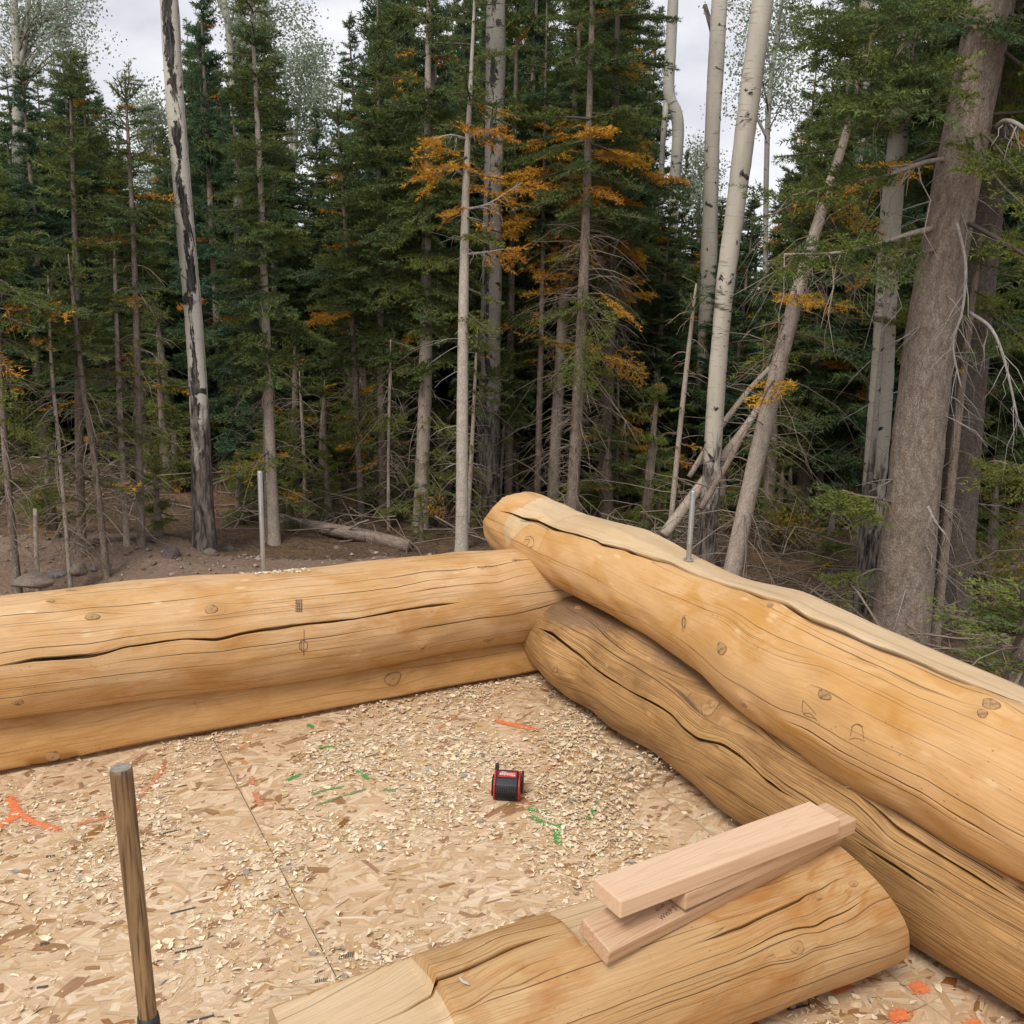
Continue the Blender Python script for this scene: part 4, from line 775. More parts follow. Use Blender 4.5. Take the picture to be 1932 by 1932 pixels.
def aspenmat(name, pale, scar=.5, rough_from=None, u0=0.0, seed=0.0, base_dark=2.0):
    """u = height along the trunk (m), v = arc (m)"""
    b = NB(name); n = b.noise(b.uv(1.6, 5, 1, off=(seed, 0, 0)), 1, 5, .6)
    c = b.mix(b.ramp(n, [(.3, 0.0), (.7, 1.0)]), [x * .72 for x in pale], pale)
    ls = b.noise(b.uv(42, 5, 1, off=(seed, 1, 0)), 1, 3, .5); c = b.mix(b.ramp(ls, [(.60, 0.0), (.68, .55)]), c, (.20, .16, .12))
    eye = b.noise(b.uv(5.5, 4.5, 1, off=(seed, 5, 0)), 1, 5, .62, .6); black = b.ramp(eye, [(.60, 0.0), (.63, 1.0)])
    ring = b.math('MULTIPLY', b.ramp(b.noise(b.uv(2.6, .5, 1, off=(seed + 2, 0, 0)), 1, 6, .75), [(.59, 0.0), (.62, 1.0)]), b.ramp(b.noise(b.uv(30, 9, 1), 1, 3), [(.45, 0.0), (.55, 1.0)]))
    black = b.math('MAXIMUM', black, b.math('MULTIPLY', ring, .8))
    sep = b.n('ShaderNodeSeparateXYZ', {0: b.uv(1, 1, 1)})
    d = b.math('ABSOLUTE', b.math('SUBTRACT', sep.outputs[1], u0))
    strip = b.math('MULTIPLY', b.ramp(d, [(0, 1.0), (.25, 0.0)]) if False else b.math('SUBTRACT', 1.0, b.math('MULTIPLY', d, 15.0)), 1.0)
    sc = b.noise(b.uv(2.4, 9, 1, off=(seed + 7, 3, 0)), 1, 7, .72, .5)
    sm = b.ramp(b.math('ADD', sc, b.math('MULTIPLY', b.math('MAXIMUM', strip, -.6), .2 * scar)), [(.62, 0.0), (.645, 1.0)]); black = b.math('MAXIMUM', black, sm) if scar > 0 else black
    low = b.ramp(b.math('ADD', b.math('MULTIPLY', b.math('SUBTRACT', base_dark, sep.outputs[0]), .5), b.math('MULTIPLY', b.math('SUBTRACT', sc, .5), 2.2)), [(.3, 0.0), (.55, 1.0)])
    furrow = b.noise(b.uv(5, 34, 1, off=(seed, 2, 0)), 1, 5, .65, .4)
    old = b.mix(b.ramp(furrow, [(.4, 0.0), (.62, 1.0)]), (.035, .029, .026), (.23, .19, .16))
    bl = b.mix(b.ramp(furrow, [(.42, 0.0), (.66, 1.0)]), (.022, .02, .019), (.12, .10, .09))
    c = b.mix(black, c, bl); c = b.mix(low, c, old)
    h = b.math('ADD', b.math('MULTIPLY', furrow, b.math('MAXIMUM', low, black)), b.math('MULTIPLY', ls, .12))
    return b.done(c, .8, h, .8, .015, .2)
M_ASP1 = aspenmat('scarred_aspen_bark', (.60, .55, .46), 1.0, None, .33, 3.0, 2.3)
M_ASP2 = aspenmat('aspen_bark_cream', (.58, .52, .425), 0, None, 0, 9.0, 2.2)
M_ASP3 = aspenmat('aspen_bark_far', (.50, .47, .40), 0, None, 0, 14.0, .4)
M_ASP4 = aspenmat('aspen_bark_old', (.40, .355, .30), .9, None, .44, 21.0, 2.4)
def needlemat(name='needles'):
    b = NB(name); t = b.attr('tint'); a = b.attr('age'); o = b.attr('dead')
    c = b.mix(t, (.045, .088, .060), (.20, .215, .048)); c = b.mix(b.math('MULTIPLY', a, .55), c, b.mix(t, (.10, .19, .11), (.21, .25, .06)))
    dd = b.mix(t, (.50, .19, .04), (.74, .42, .06)); c = b.mix(b.ramp(o, [(.35, 0.0), (.65, 1.0)]), c, dd)
    df = b.n('ShaderNodeBsdfDiffuse', {'Color': c}); tr = b.n('ShaderNodeBsdfTranslucent', {'Color': b.mix(.5, c, (.12, .15, .03))}); ms = b.n('ShaderNodeMixShader', {0: .25})
    b.t.nodes.remove(b.b); out = b.t.nodes['Material Output']; b.t.links.new(df.outputs[0], ms.inputs[1]); b.t.links.new(tr.outputs[0], ms.inputs[2]); b.t.links.new(ms.outputs[0], out.inputs[0]); return b.m
M_NEED = needlemat()
def leafmat(name, c1, c2):
    b = NB(name); t = b.attr('tint'); c = b.mix(t, c1, c2); m = b.done(c, .5, None, 0, 0, .3)
    tr = b.n('ShaderNodeBsdfTranslucent', {'Color': c}); ms = b.n('ShaderNodeMixShader', {0: .4}); out = b.t.nodes['Material Output']
    b.t.links.new(b.b.outputs[0], ms.inputs[1]); b.t.links.new(tr.outputs[0], ms.inputs[2]); b.t.links.new(ms.outputs[0], out.inputs[0]); return m
M_LEAF = leafmat('aspen_leaf', (.24, .29, .19), (.40, .45, .33)); M_YLEAF = leafmat('yellow_leaf', (.30, .19, .02), (.20, .20, .03))
# ------------------------------------------------------------------ conifer branches
def twig_needles(P0, D, ln, q, per, nl, nw, up):
    """needles along straight twigs: P0 (m,3), D unit (m,3), ln (m,)"""
    cnt = np.maximum(2, (ln * per).astype(int)); idx = np.repeat(np.arange(len(ln)), cnt); n = len(idx); f = q.random(n)
    base = P0[idx] + D[idx] * (f * ln[idx])[:, None]; r = q.normal(size=(n, 3)); r[:, 2] += up; d = D[idx]
    r -= d * (r * d).sum(1)[:, None]; r /= np.linalg.norm(r, axis=1)[:, None] + 1e-9
    k = d * .75 + r * .8; k /= np.linalg.norm(k, axis=1)[:, None]; w = np.cross(k, q.normal(size=(n, 3))); w /= np.linalg.norm(w, axis=1)[:, None] + 1e-9
    L_ = nl * q.uniform(.7, 1.25, n)[:, None]
    return np.stack([base - w * nw * .5, base + w * nw * .5, base + k * L_], 1), f
def make_branch(L_, seed, near=True, sparse=1.0):
    """one bough along +X, unit scale in metres -> stem (V,F) and needle triangles"""
    q = np.random.default_rng(seed); per, nl, nw = (150, .034, .0085) if near else (46, .075, .020)
    curve = lambda x: np.stack([x, .05 * L_ * np.sin(x / L_ * 3 + seed), -.20 * L_ * (x / L_) ** 1.5 + .13 * L_ * np.clip(x / L_ - .6, 0, 1) ** 1.2 * 1.5], -1)
    x0 = .10 * L_ if L_ > .5 else .04; sp = .045; xs = np.arange(x0 + (.15 * L_ if L_ > .7 else 0), L_, sp); xs = xs + q.normal(0, .008, len(xs)); P0, D, ln, tip = [], [], [], []
    def seg(a, d, l, tp): P0.append(a); D.append(d); ln.append(l); tip.append(tp)
    for x in xs:
        for sgn in (1, -1):
            if q.random() > .9 * sparse: continue
            l = (.10 + .42 * (L_ - x)) * q.uniform(.6, 1.15) * (1 if L_ > .5 else .8); l = min(l, .36); a = math.radians(q.uniform(42, 68)); z = q.normal(-.12, .16)
            d = np.array([math.cos(a), sgn * math.sin(a), z]); d /= np.linalg.norm(d); p = curve(np.array([x]))[0]; seg(p, d, l, .5)
            if l > .13:
                for y in np.arange(.06, l, .052):
                    for s2 in (1, -1):
                        if q.random() > .82 * sparse: continue
                        a2 = math.atan2(d[1], d[0]) + s2 * math.radians(q.uniform(35, 60)); d2 = np.array([math.cos(a2), math.sin(a2), d[2] + q.normal(-.08, .15)]); d2 /= np.linalg.norm(d2); seg(p + d * y, d2, (.05 + .35 * (l - y)) * q.uniform(.7, 1.2), .8)
    c = curve(np.linspace(.3 * L_ if L_ > .7 else 0, L_, 8))
    for i in range(7): dd = c[i + 1] - c[i]; l = np.linalg.norm(dd); seg(c[i], dd / l, l, .6)
    T, f = twig_needles(np.array(P0), np.array(D), np.array(ln), q, per, nl, nw, .35)
    age = np.clip((np.linalg.norm(T[:, 0], axis=1) / L_ - .45) * 1.5, 0, 1) * .8 + .2 * f
    sx = np.linspace(0, L_, 7); SV, SF, _ = tube(curve(sx), .005 + .011 * L_ * (1 - sx / L_), 4, False)
    return SV, SF, T, age
LENS = (.28, .5, .8, 1.15)
BR_N = {(l, k): make_branch(l, 10 + k + int(l * 100), True) for l in LENS for k in range(3)}
BR_F = {(l, k): make_branch(l, 50 + k + int(l * 100), False) for l in LENS for k in range(3)}
BR_S = {(l, k): make_branch(l, 90 + k + int(l * 100), True, .6) for l in LENS for k in range(2)}
def rotmat(az, pitch, roll):
    ca, sa, cp, sp, cr, sr = math.cos(az), math.sin(az), math.cos(pitch), math.sin(pitch), math.cos(roll), math.sin(roll)
    return np.array([[ca, -sa, 0], [sa, ca, 0], [0, 0, 1]]) @ np.array([[cp, 0, -sp], [0, 1, 0], [sp, 0, cp]]) @ np.array([[1, 0, 0], [0, cr, -sr], [0, sr, cr]])
class Crown:
    def __init__(s): s.T = []; s.a = []; s.t = []; s.d = []; s.B = Acc()
    def bough(s, P, az, pitch, L_, bank, q, tint=None, dead=0.0):
        ks = [k for k in bank if True]; l = min(LENS, key=lambda v: abs(v - L_)); opts = [k for k in ks if k[0] == l]; SV, SF, T, age = bank[opts[q.integers(len(opts))]]
        sc = L_ / l; R = rotmat(az, pitch, q.normal(0, .25)); 
        if q.random() < .5: T = T * [1, -1, 1]
        s.T.append((T * sc) @ R.T + P); s.a.append(np.repeat(age, 3)); tn = q.random() if tint is None else np.clip(tint + q.normal(0, .15), 0, 1)
        s.t.append(np.clip(np.repeat(tn + q.normal(0, .12, len(T)), 3), 0, 1)); s.d.append(np.repeat(np.clip(dead + q.normal(0, .10, len(T)), 0, 1), 3)); s.B.add((SV * sc) @ R.T + P, SF)
    def meshes(s, name='crown'):
        T = np.concatenate(s.T).reshape(-1, 3); me = mesh_np(name, T, [np.arange(len(T)).reshape(-1, 3)], {'age': np.concatenate(s.a), 'tint': np.concatenate(s.t), 'dead': np.concatenate(s.d)}, None, False)
        return me, s.B.mesh('boughs')
def crown_on(path, z0, z1, R, q, bank, dens=1.0, tint=.4, deadf=None, shape=.85, cr=None, skew=0.0):
    """path(z)->xyz on the trunk axis; boughs from z0 to z1"""
    C = cr or Crown(); z = z0
    while z < z1 - .05:
        f = (z - z0) / (z1 - z0); Lm = R * ((1 - f) ** shape) * (.55 + .45 * min(1, f / .18)) + .10; n = q.poisson((3.6 + 1.2 * (Lm > .5)) * dens)
        for _ in range(n):
            az = q.uniform(0, 6.28); L_ = Lm * q.uniform(.55, 1.2) * (1 + skew * math.cos(az)); zz = z + q.uniform(0, .16)
            if L_ < .12: continue
            d = 0.0 if deadf is None else deadf(zz, az, q)
            C.bough(path(min(zz, z1)), az, math.radians(-12 + 42 * f + q.normal(0, 9)), L_, bank, q, tint, d)
        z += .10 + .09 * min(1, Lm / .8)
    for k in range(4): C.bough(path(z1 - .25), k * 1.6, math.radians(55), .2, bank, q, tint, 0)
    C.bough(path(z1 - .22), 0, math.radians(88), .28, bank, q, tint, 0); return C
def dead_twigs(path, z0, z1, N, q, lmin=.15, lmax=.8, rad=.006, acc=None, droop=.5, r_at=None):
    acc = acc or Acc()
    for _ in range(N):
        z = q.uniform(z0, z1); p = np.asarray(path(z), float); az = q.uniform(0, 6.28); l = q.uniform(lmin, lmax) * q.uniform(.5, 1); d = np.array([math.cos(az), math.sin(az), q.normal(.05, .3)]); t = np.linspace(0, 1, 5)[:, None]
        side = np.array([-d[1], d[0], 0]) * q.normal(0, .18); c = p + d * l * t + np.array([0, 0, -droop * l]) * t ** 2 + side * t ** 2 * l + q.normal(0, .012, (5, 3)) * l * t * 2
        V, F, uv = tube(c, rad * q.uniform(.5, 1.2) * np.array([1, .8, .6, .4, .2]), 4, False); acc.add(V, F, uv)
        for k in range(q.integers(1, 5)):
            i = q.integers(1, 4); dd = d * q.uniform(.3, 1) + q.normal(0, .55, 3) + [0, 0, -.25]; l2 = l * q.uniform(.2, .55); tt = np.linspace(0, 1, 4)[:, None]
            V, F, uv = tube(c[i] + dd * l2 * tt + np.array([0, 0, -.25 * l2]) * tt ** 2, rad * .4 * np.array([1, .8, .5, .3]), 3, False); acc.add(V, F, uv)
    return acc
def zpath(P):
    P = np.asarray(P); o = np.argsort(P[:, 2]); P = P[o]
    def f(z): return np.array([np.interp(z, P[:, 2], P[:, 0]), np.interp(z, P[:, 2], P[:, 1]), z])
    return f
def trunkmesh(P, R, seg=14, seed=0, flare=True, knob=.03):
    q = np.random.default_rng(seed); n = max(12, int(np.linalg.norm(P[-1] - P[0]) / .07)); Q = smoothpath(np.c_[P, R], n); r = Q[:, 3].copy()
    ln = np.r_[0, np.cumsum(np.linalg.norm(np.diff(Q[:, :3], axis=0), axis=1))]
    if flare: r *= 1 + .35 * np.exp(-ln / .16)
    a = np.linspace(0, 2 * np.pi, seg, endpoint=False); rough = knob * (q.normal(size=(n, seg)) * .35 + sum(np.sin(k * a[None] + ln[:, None] * f + p) for k, f, p in [(q.integers(1, 5), q.uniform(-6, 6), q.uniform(0, 6)) for _ in range(5)]) * .3)
    V, F, uv = tube(Q[:, :3], r, seg, True, rough); return mesh_np('trunk', V, F, None, uv), Q
# hero trees are laid out along trunk lines read from the photograph: (x, y, width) from the foot upwards
def trunk_line(pts, dist=None, htop=None, tipy=None):
    x, y, w = pts[0]
    if dist is None: P0 = onground(x, y); Y = P0[1]
    else: Y = dist
    P = [ony(px, py, Y) for px, py, _ in pts]; k = [(p - CAM) @ FWD / FPX for p in P]; R = [w_ / 2 * kk for (_, _, w_), kk in zip(pts, k)]
    g = float(G(P[0][0], P[0][1]))
    if P[0][2] > g + .03:
        d = P[0] - P[1]; d = d / abs(d[2]); e = P[0] + d * (P[0][2] - g); P.insert(0, e); R.insert(0, R[0] * 1.12)
    if tipy is not None: htop = ony(pts[-1][0], tipy, Y)[2] - g
    if htop is not None and P[-1][2] < g + htop:
        d = P[-1] - P[-2]; d = d / d[2]; rem = g + htop - P[-1][2]; P += [P[-1] + d * rem * .5, P[-1] + d * rem]; R += [R[-1] * .6, .006]
    P[0] = P[0] - np.array([0, 0, .12])
    return np.array(P), np.array(R), Y
def zof(Y, y, x): return ony(x, y, Y)[2]
def conifer(name, label, pts, dist=None, tip=7.5, cb=700, R=.8, dens=1.0, tint=.4, bark=None, bank=None, dead=None, twigs=30, twlen=.8, group='conifers at the edge of the clearing', seed=0, cat='tree', shape=.85, skew=0.0, twmat=None, twrad=.006, crown=True, seg=14, twz=None, tipy=None, low=10):
    P, Rr, Y = trunk_line(pts, dist, tip, tipy); q = np.random.default_rng(seed); base = P[0].copy(); e = empty(name, tuple(base)); tag(e, label, cat, group); L0 = P - base
    me, Q = trunkmesh(L0, Rr, seg, seed); link('trunk', me, bark or M_BARK, e); pth = zpath(Q[:, :3]); zt = L0[-1, 2]
    zc = zof(Y, cb, pts[-1][0]) - base[2]
    if crown:
        df = None if dead is None else (lambda z, az, q_: dead(z + base[2], az, q_, Y))
        C = crown_on(pth, zc, zt, R, q, bank or BR_N, dens, tint, df, shape, None, skew)
        for _ in range(low if R > .33 else low // 2):
            zl = zc - q.uniform(0, min(1.3, max(.2, zc - .5))); C.bough(pth(zl), q.uniform(0, 6.28), q.normal(-.15, .2), R * q.uniform(.5, 1.1), BR_S, q, .85, 1.0 if q.random() < .15 else 0.0)
        m1, m2 = C.meshes(); link('crown', m1, M_NEED, e); tag(link('boughs', m2, M_BARKD, e), kind='stuff')
    if twigs:
        hi = max(zc + .3, .6) if crown else zt * .95; lo, hi = (.5, hi) if twz is None else (zof(Y, twz[0], pts[-1][0]) - base[2], zof(Y, twz[1], pts[-1][0]) - base[2])
        tg = link('dead_twigs', dead_twigs(pth, lo, hi, twigs, q, .12, twlen, twrad).mesh('dead_twigs'), twmat or M_TWIG, e); tg['kind'] = 'stuff'
    return e, pth, base, Y
def leafcloud(centers, rad, N, q, size=.035):
    c = centers[q.integers(0, len(centers), N)] + np.clip(q.normal(0, .55, (N, 3)), -.95, .95) * rad; u = q.normal(size=(N, 3)); u /= np.linalg.norm(u, axis=1)[:, None]; v = np.cross(u, q.normal(size=(N, 3))); v /= np.linalg.norm(v, axis=1)[:, None]
    s = size * q.uniform(.6, 1.2, N)[:, None]; V = np.stack([c - u * s, c - v * s * .75, c + u * s, c + v * s * .75], 1).reshape(-1, 3)
    return V, np.arange(N * 4).reshape(-1, 4), np.repeat(q.random(N), 4)
def aspen(label, pts, dist=None, htop=None, mat=None, seed=0, limbs=(), leaves=0, leafpts=None, lr=.25, group='aspens among the conifers', seg=20, crown_px=None, twigs=0, leafsize=.02):
    P, Rr, Y = trunk_line(pts, dist, htop); base = P[0].copy(); q = np.random.default_rng(seed); e = empty('aspen_tree', tuple(base)); tag(e, label, 'tree', group); L0 = P - base
    me, Q = trunkmesh(L0, Rr, seg, seed, True, .045); link('trunk', me, mat or M_ASP2, e); pth = zpath(Q[:, :3]); ends = []
    for lp in limbs:     # limbs as photo polylines with widths
        C_ = np.array([ony(x, y, Y + dy) for x, y, w, dy in lp]) - base; r = np.array([w / 2 * Y / FPX for x, y, w, dy in lp]); Qq = smoothpath(np.c_[C_, r], 12)
        V, F, uv = tube(Qq[:, :3], Qq[:, 3], 8); link('limb', mesh_np('limb', V, F, None, uv), mat or M_ASP2, e); ends += list(Qq[4:, :3])
    if leaves:
        zt = L0[-1, 2]; cs = [np.array(x) for x in ends]; acc = Acc()
        spots = [ony(x, y, Y + q.normal(0, .5)) - base for x, y in (leafpts or [])]
        for s_ in spots:
            z = min(s_[2] - .5, zt - .2); a = pth(z); t = np.linspace(0, 1, 6)[:, None]; c = a * (1 - t) + s_ * t + np.array([0, 0, .15]) * np.sin(t * 3.1); V, F, uv = tube(c, np.linspace(.016, .003, 6), 4, False); acc.add(V, F, uv)
            cs += list(c[2:]); 
            for k in range(5):
                d = q.normal(0, lr * 1.3, 3); V, F, uv = tube(c[3 + k % 3] + d * np.linspace(0, 1, 4)[:, None], [.005, .004, .003, .002], 3, False); acc.add(V, F, uv); cs += [c[3 + k % 3] + d * .6, c[3 + k % 3] + d]
        if acc.n: link('twigs', acc.mesh('twigs'), M_TWIG, e)['kind'] = 'stuff'
        V, F, t = leafcloud(np.array(cs), lr, leaves, q, leafsize); link('crown', mesh_np('crown', V, [F], {'tint': t}, None, False), M_LEAF, e)
    return e, pth, base, Y
# ---- aspens
aspen('tall pale aspen on the left with a long black scarred strip down its trunk', [(385, 1031, 44), (381, 900, 38), (374, 740, 34), (365, 600, 33), (352, 450, 33), (341, 320, 33), (330, 180, 34), (318, 0, 34)], None, 8.5, M_ASP1, 1)
aspen('old dark aspen trunk behind the thin pale trunk, black scars near its top', [(918, 985, 48), (922, 800, 44), (926, 600, 40), (930, 400, 36), (934, 200, 36), (936, 0, 36)], 12.2, 9.5, M_ASP4, 2)
aspen('slender aspen leaning right, in front of the blue patch of sky, dark foot', [(1333, 1040, 36), (1342, 900, 34), (1350, 760, 33), (1366, 560, 34), (1387, 400, 36), (1408, 230, 38), (1440, 0, 40)], 9.8, 8, M_ASP2, 3)
aspen('straight aspen standing just left of the right-leaning one', [(1330, 720, 32), (1336, 520, 31), (1341, 380, 28), (1344, 250, 28), (1352, 100, 30), (1358, 0, 30)], 14.5, 10, M_ASP2, 4, limbs=[[(1350, 100, 14, 0), (1344, 60, 10, 0), (1330, 10, 8, .2)]])
aspen('aspen with an S-bend in its trunk left of the sky gap', [(1262, 700, 19), (1268, 520, 19), (1271, 380, 20), (1279, 260, 22), (1276, 215, 23), (1262, 175, 22), (1266, 90, 20), (1270, 0, 20)], 16.5, 11, M_ASP3, 5, limbs=[[(1258, 190, 12, 0), (1252, 250, 10, 0), (1248, 330, 10, .2), (1243, 520, 10, .2)]])
aspen('cream aspen with a dark vertical split, left of the big grey trunk', [(1632, 1165, 44), (1645, 980, 44), (1661, 760, 42), (1672, 560, 40), (1682, 400, 38), (1702, 200, 38), (1722, 0, 38)], 9.2, 8, M_ASP2, 6)
aspen('thin grey aspen stem touching the cream aspen', [(1618, 1130, 14), (1632, 980, 14), (1646, 860, 13), (1656, 740, 10)], 9.0, 3.6, M_ASP4, 7, seg=10)
aspen('dark banded aspen trunk deep in the shade on the right', [(1572, 985, 38), (1584, 820, 36), (1600, 640, 34), (1612, 480, 30), (1625, 200, 28), (1635, 0, 26)], 13.0, 10, M_ASP4, 8)
aspen('aspen at the top left corner with bare forked limbs and leafy crown', [(70, 640, 22), (45, 480, 22), (34, 300, 20), (34, 140, 19), (26, 0, 14)], 15.0, 9.5, M_ASP3, 9, limbs=[[(38, 150, 12, 0), (70, 50, 9, .2), (120, 30, 6, .3)], [(36, 130, 10, 0), (48, 70, 8, 0), (52, 0, 7, .1)], [(32, 150, 8, 0), (14, 110, 7, 0), (0, 90, 6, 0)], [(38, 230, 8, 0), (52, 130, 7, 0), (75, 95, 5, .2)]], leaves=7500, leafpts=[(90, 20), (140, 15), (165, 40), (120, 60), (175, 20), (70, 10), (60, 40), (20, 20), (130, 110), (190, 0), (155, 80), (10, 60)], lr=.2)
aspen('slim aspen right of the scarred one, forked near the top edge', [(452, 560, 15), (446, 300, 15), (440, 180, 14), (432, 60, 13), (422, 0, 12)], 14.0, 8, M_ASP3, 10, limbs=[[(430, 40, 8, 0), (416, 10, 7, 0), (400, -40, 6, 0)]], leaves=3500, leafpts=[(500, 20), (540, 35), (520, 70), (480, -20), (560, 15), (470, 60)], lr=.22)
aspen('pale leafy aspen far behind, right of the tall narrow spruce', [(548, 560, 12), (550, 380, 11), (556, 280, 9), (566, 180, 6)], 24.0, 7.0, M_ASP3, 11, limbs=[[(552, 300, 6, 0), (545, 220, 5, 0), (536, 130, 3, .2)]], leaves=9500, leafpts=[(580, 110), (600, 150), (555, 120), (610, 190), (570, 210), (540, 170), (620, 240), (590, 260), (550, 260), (530, 110), (600, 100), (620, 150)], lr=.32, leafsize=.032)
aspen('pale feathery aspen crown behind the small pointed spruce', [(298, 620, 11), (308, 500, 10), (300, 400, 8), (290, 300, 5)], 24.0, 6.0, M_ASP3, 12, leaves=7000, leafpts=[(280, 210), (300, 240), (270, 250), (310, 280), (285, 300), (275, 340), (315, 330), (295, 210)], lr=.3, leafsize=.032)
aspen('thin leafy aspen behind the right-leaning one', [(1444, 520, 10), (1446, 330, 10), (1452, 180, 10), (1470, 40, 8)], 19.0, 9.0, M_ASP3, 13, limbs=[[(1447, 260, 6, 0), (1425, 215, 5, 0), (1415, 180, 4, 0)]], leaves=7500, leafpts=[(1400, 60), (1420, 120), (1480, 60), (1500, 120), (1470, 170), (1510, 40), (1400, 160), (1440, 90), (1520, 90), (1490, 200), (1405, 20), (1480, 0)], lr=.3, leafsize=.026)
aspen('distant pale aspen low in the sky gap on the right', [(1318, 620, 8), (1318, 420, 7), (1322, 320, 5)], 27.0, 4.6, M_ASP3, 14, leaves=5000, leafpts=[(1310, 290), (1330, 320), (1315, 350), (1335, 380), (1300, 340), (1322, 400)], lr=.3, leafsize=.034)
# ---- conifers with trunks that read in the photograph
def dead_band(lo, hi, amt, side=None):
    def f(z, az, q, Y):
        a, b_ = zof(Y, lo, 966), zof(Y, hi, 966)
        if a <= z <= b_ and (side is None or math.cos(az) * side > -.3): return 1.0 if q.random() < amt else .0
        return 1.0 if q.random() < .02 else 0.0
    return f
conifer('spruce_tree', 'slim twin-stemmed spruce behind the tall steel rod', [(518, 1026, 23), (508, 800, 19), (501, 600, 16), (494, 400, 12), (484, 200, 9)], None, 7.2, 740, .56, 1.45, .5, M_BARKL, seed=20, tipy=-150, twigs=45)
conifer('thin_stem', 'second thinner stem pressed against the slim spruce by the rod', [(505, 1022, 11), (502, 850, 10), (497, 700, 8), (490, 560, 6)], None, 3.4, 600, .3, .3, .5, M_BARK, seed=21, twigs=14, twlen=.4)
conifer('spruce_tree', 'full green spruce left of the thin pale trunk', [(792, 1000, 30), (798, 850, 26), (803, 700, 25), (804, 500, 20), (806, 300, 14), (808, 100, 11)], None, 8.6, 720, .70, 1.4, .6, M_BARKL, seed=22, tipy=-500, twigs=70, dead=dead_band(900, 560, .06))
conifer('fir_tree', 'thin straight pale-barked fir with rust and orange boughs at its top', [(871, 1038, 24), (872, 900, 23), (873, 700, 21), (876, 500, 18), (879, 350, 14), (886, 200, 9)], None, 6.0, 400, .5, .8, .55, M_BARKP, BR_S, tipy=-160, dead=dead_band(420, 215, .75), seed=23, twigs=26, twlen=.7, twmat=M_TWIGP)
conifer('fir_tree', 'fir with glowing orange-yellow boughs right of the centre', [(1042, 965, 24), (1050, 800, 22), (1062, 600, 20), (1072, 420, 17), (1082, 250, 13), (1090, 100, 10)], None, 7.6, 545, .68, 1.05, .65, M_BARKL, BR_N, tipy=-260, dead=dead_band(560, 215, .8), seed=24, twigs=60, twlen=.9)
conifer('fir_tree', 'bushy fir right of the orange one, full of dead hanging twigs', [(1078, 975, 24), (1088, 800, 22), (1098, 600, 21), (1106, 400, 17), (1112, 200, 12)], 10.8, 8.2, 470, .72, .9, .55, M_BARK, BR_N, dead=dead_band(500, 240, .5, 1), seed=25, twigs=240, twlen=1.0)
conifer('fir_tree', 'dark fir trunk leaning right behind the dead twigs', [(1132, 985, 22), (1145, 800, 21), (1152, 600, 20), (1158, 400, 16), (1162, 200, 12)], 12.0, 8.6, 520, .8, 1.0, .35, M_BARKD, seed=26, twigs=160, twlen=.9, dead=dead_band(560, 420, .4))
conifer('thin_stem', 'narrow dark stem left of the orange fir', [(1014, 935, 13), (1018, 760, 12), (1022, 600, 10), (1025, 420, 8)], 12.2, 6.2, 480, .5, .6, .4, M_BARK, seed=27, twigs=30)
conifer('sapling', 'spindly sapling with yellow-green tufts right of centre', [(1163, 990, 8), (1165, 860, 7), (1166, 760, 5), (1165, 640, 3)], None, 1.95, 870, .5, 1.0, 1.0, M_BARKL, BR_N, dead=dead_band(900, 640, .25), seed=28, twigs=10, twlen=.3, seg=8)
conifer('sapling', 'thin crooked sapling with small green tufts behind the log end', [(940, 965, 8), (950, 830, 7), (958, 700, 6), (964, 590, 4)], None, 2.15, 810, .42, .8, .85, M_BARKL, BR_N, seed=29, twigs=10, twlen=.35, seg=8)
conifer('sapling', 'short broken sapling leaning on the crooked one', [(978, 945, 7), (970, 860, 7), (960, 760, 5)], None, None, 700, .3, .3, .7, M_BARKL, BR_S, seed=30, twigs=6, twlen=.3, crown=False, seg=8)
conifer('thin_stem', 'bare reddish stem leaning right beside the aspen', [(1266, 985, 11), (1282, 820, 10), (1297, 680, 9), (1312, 550, 5)], 9.8, 2.9, 600, .25, .3, .5, M_BARKL, BR_S, seed=31, twigs=26, twlen=.55, seg=8)
conifer('leaning_spruce', 'grey spruce leaning strongly to the right, right of the slender aspen', [(1384, 1066, 34), (1420, 900, 33), (1455, 750, 32), (1492, 600, 29), (1530, 465, 24), (1566, 350, 20), (1600, 240, 15), (1622, 160, 12)], 8.6, 6.2, 420, .6, .7, .55, M_BARKL, BR_N, seed=32, tipy=10, twigs=110, twlen=1.1, dead=dead_band(420, 200, .12))
conifer('big_spruce', 'massive grey spruce trunk at the right edge', [(1697, 1215, 106), (1716, 1000, 99), (1736, 800, 94), (1758, 620, 91), (1786, 450, 86), (1822, 250, 84), (1872, 0, 82)], 7.9, 7.5, 60, 1.3, .9, .5, M_BARK, BR_N, seed=33, twigs=60, twlen=.75, seg=40, twmat=M_TWIGP, twrad=.007, twz=(1150, 200))
conifer('spruce_tree', 'second dark spruce trunk half hidden behind the massive one', [(1800, 1100, 66), (1830, 700, 62), (1866, 350, 60), (1905, 0, 56)], 9.0, 8.5, 330, 1.3, .8, .4, M_BARKD, BR_N, seed=34, twigs=110, twlen=1.0, seg=24)
conifer('thin_stem', 'thin grey stem right of the massive trunk', [(1764, 1210, 20), (1786, 1000, 18), (1806, 800, 16), (1830, 600, 13), (1850, 460, 9)], 8.1, 3.4, 420, .3, .3, .5, M_BARK, seed=35, twigs=30, twlen=.6, seg=10)
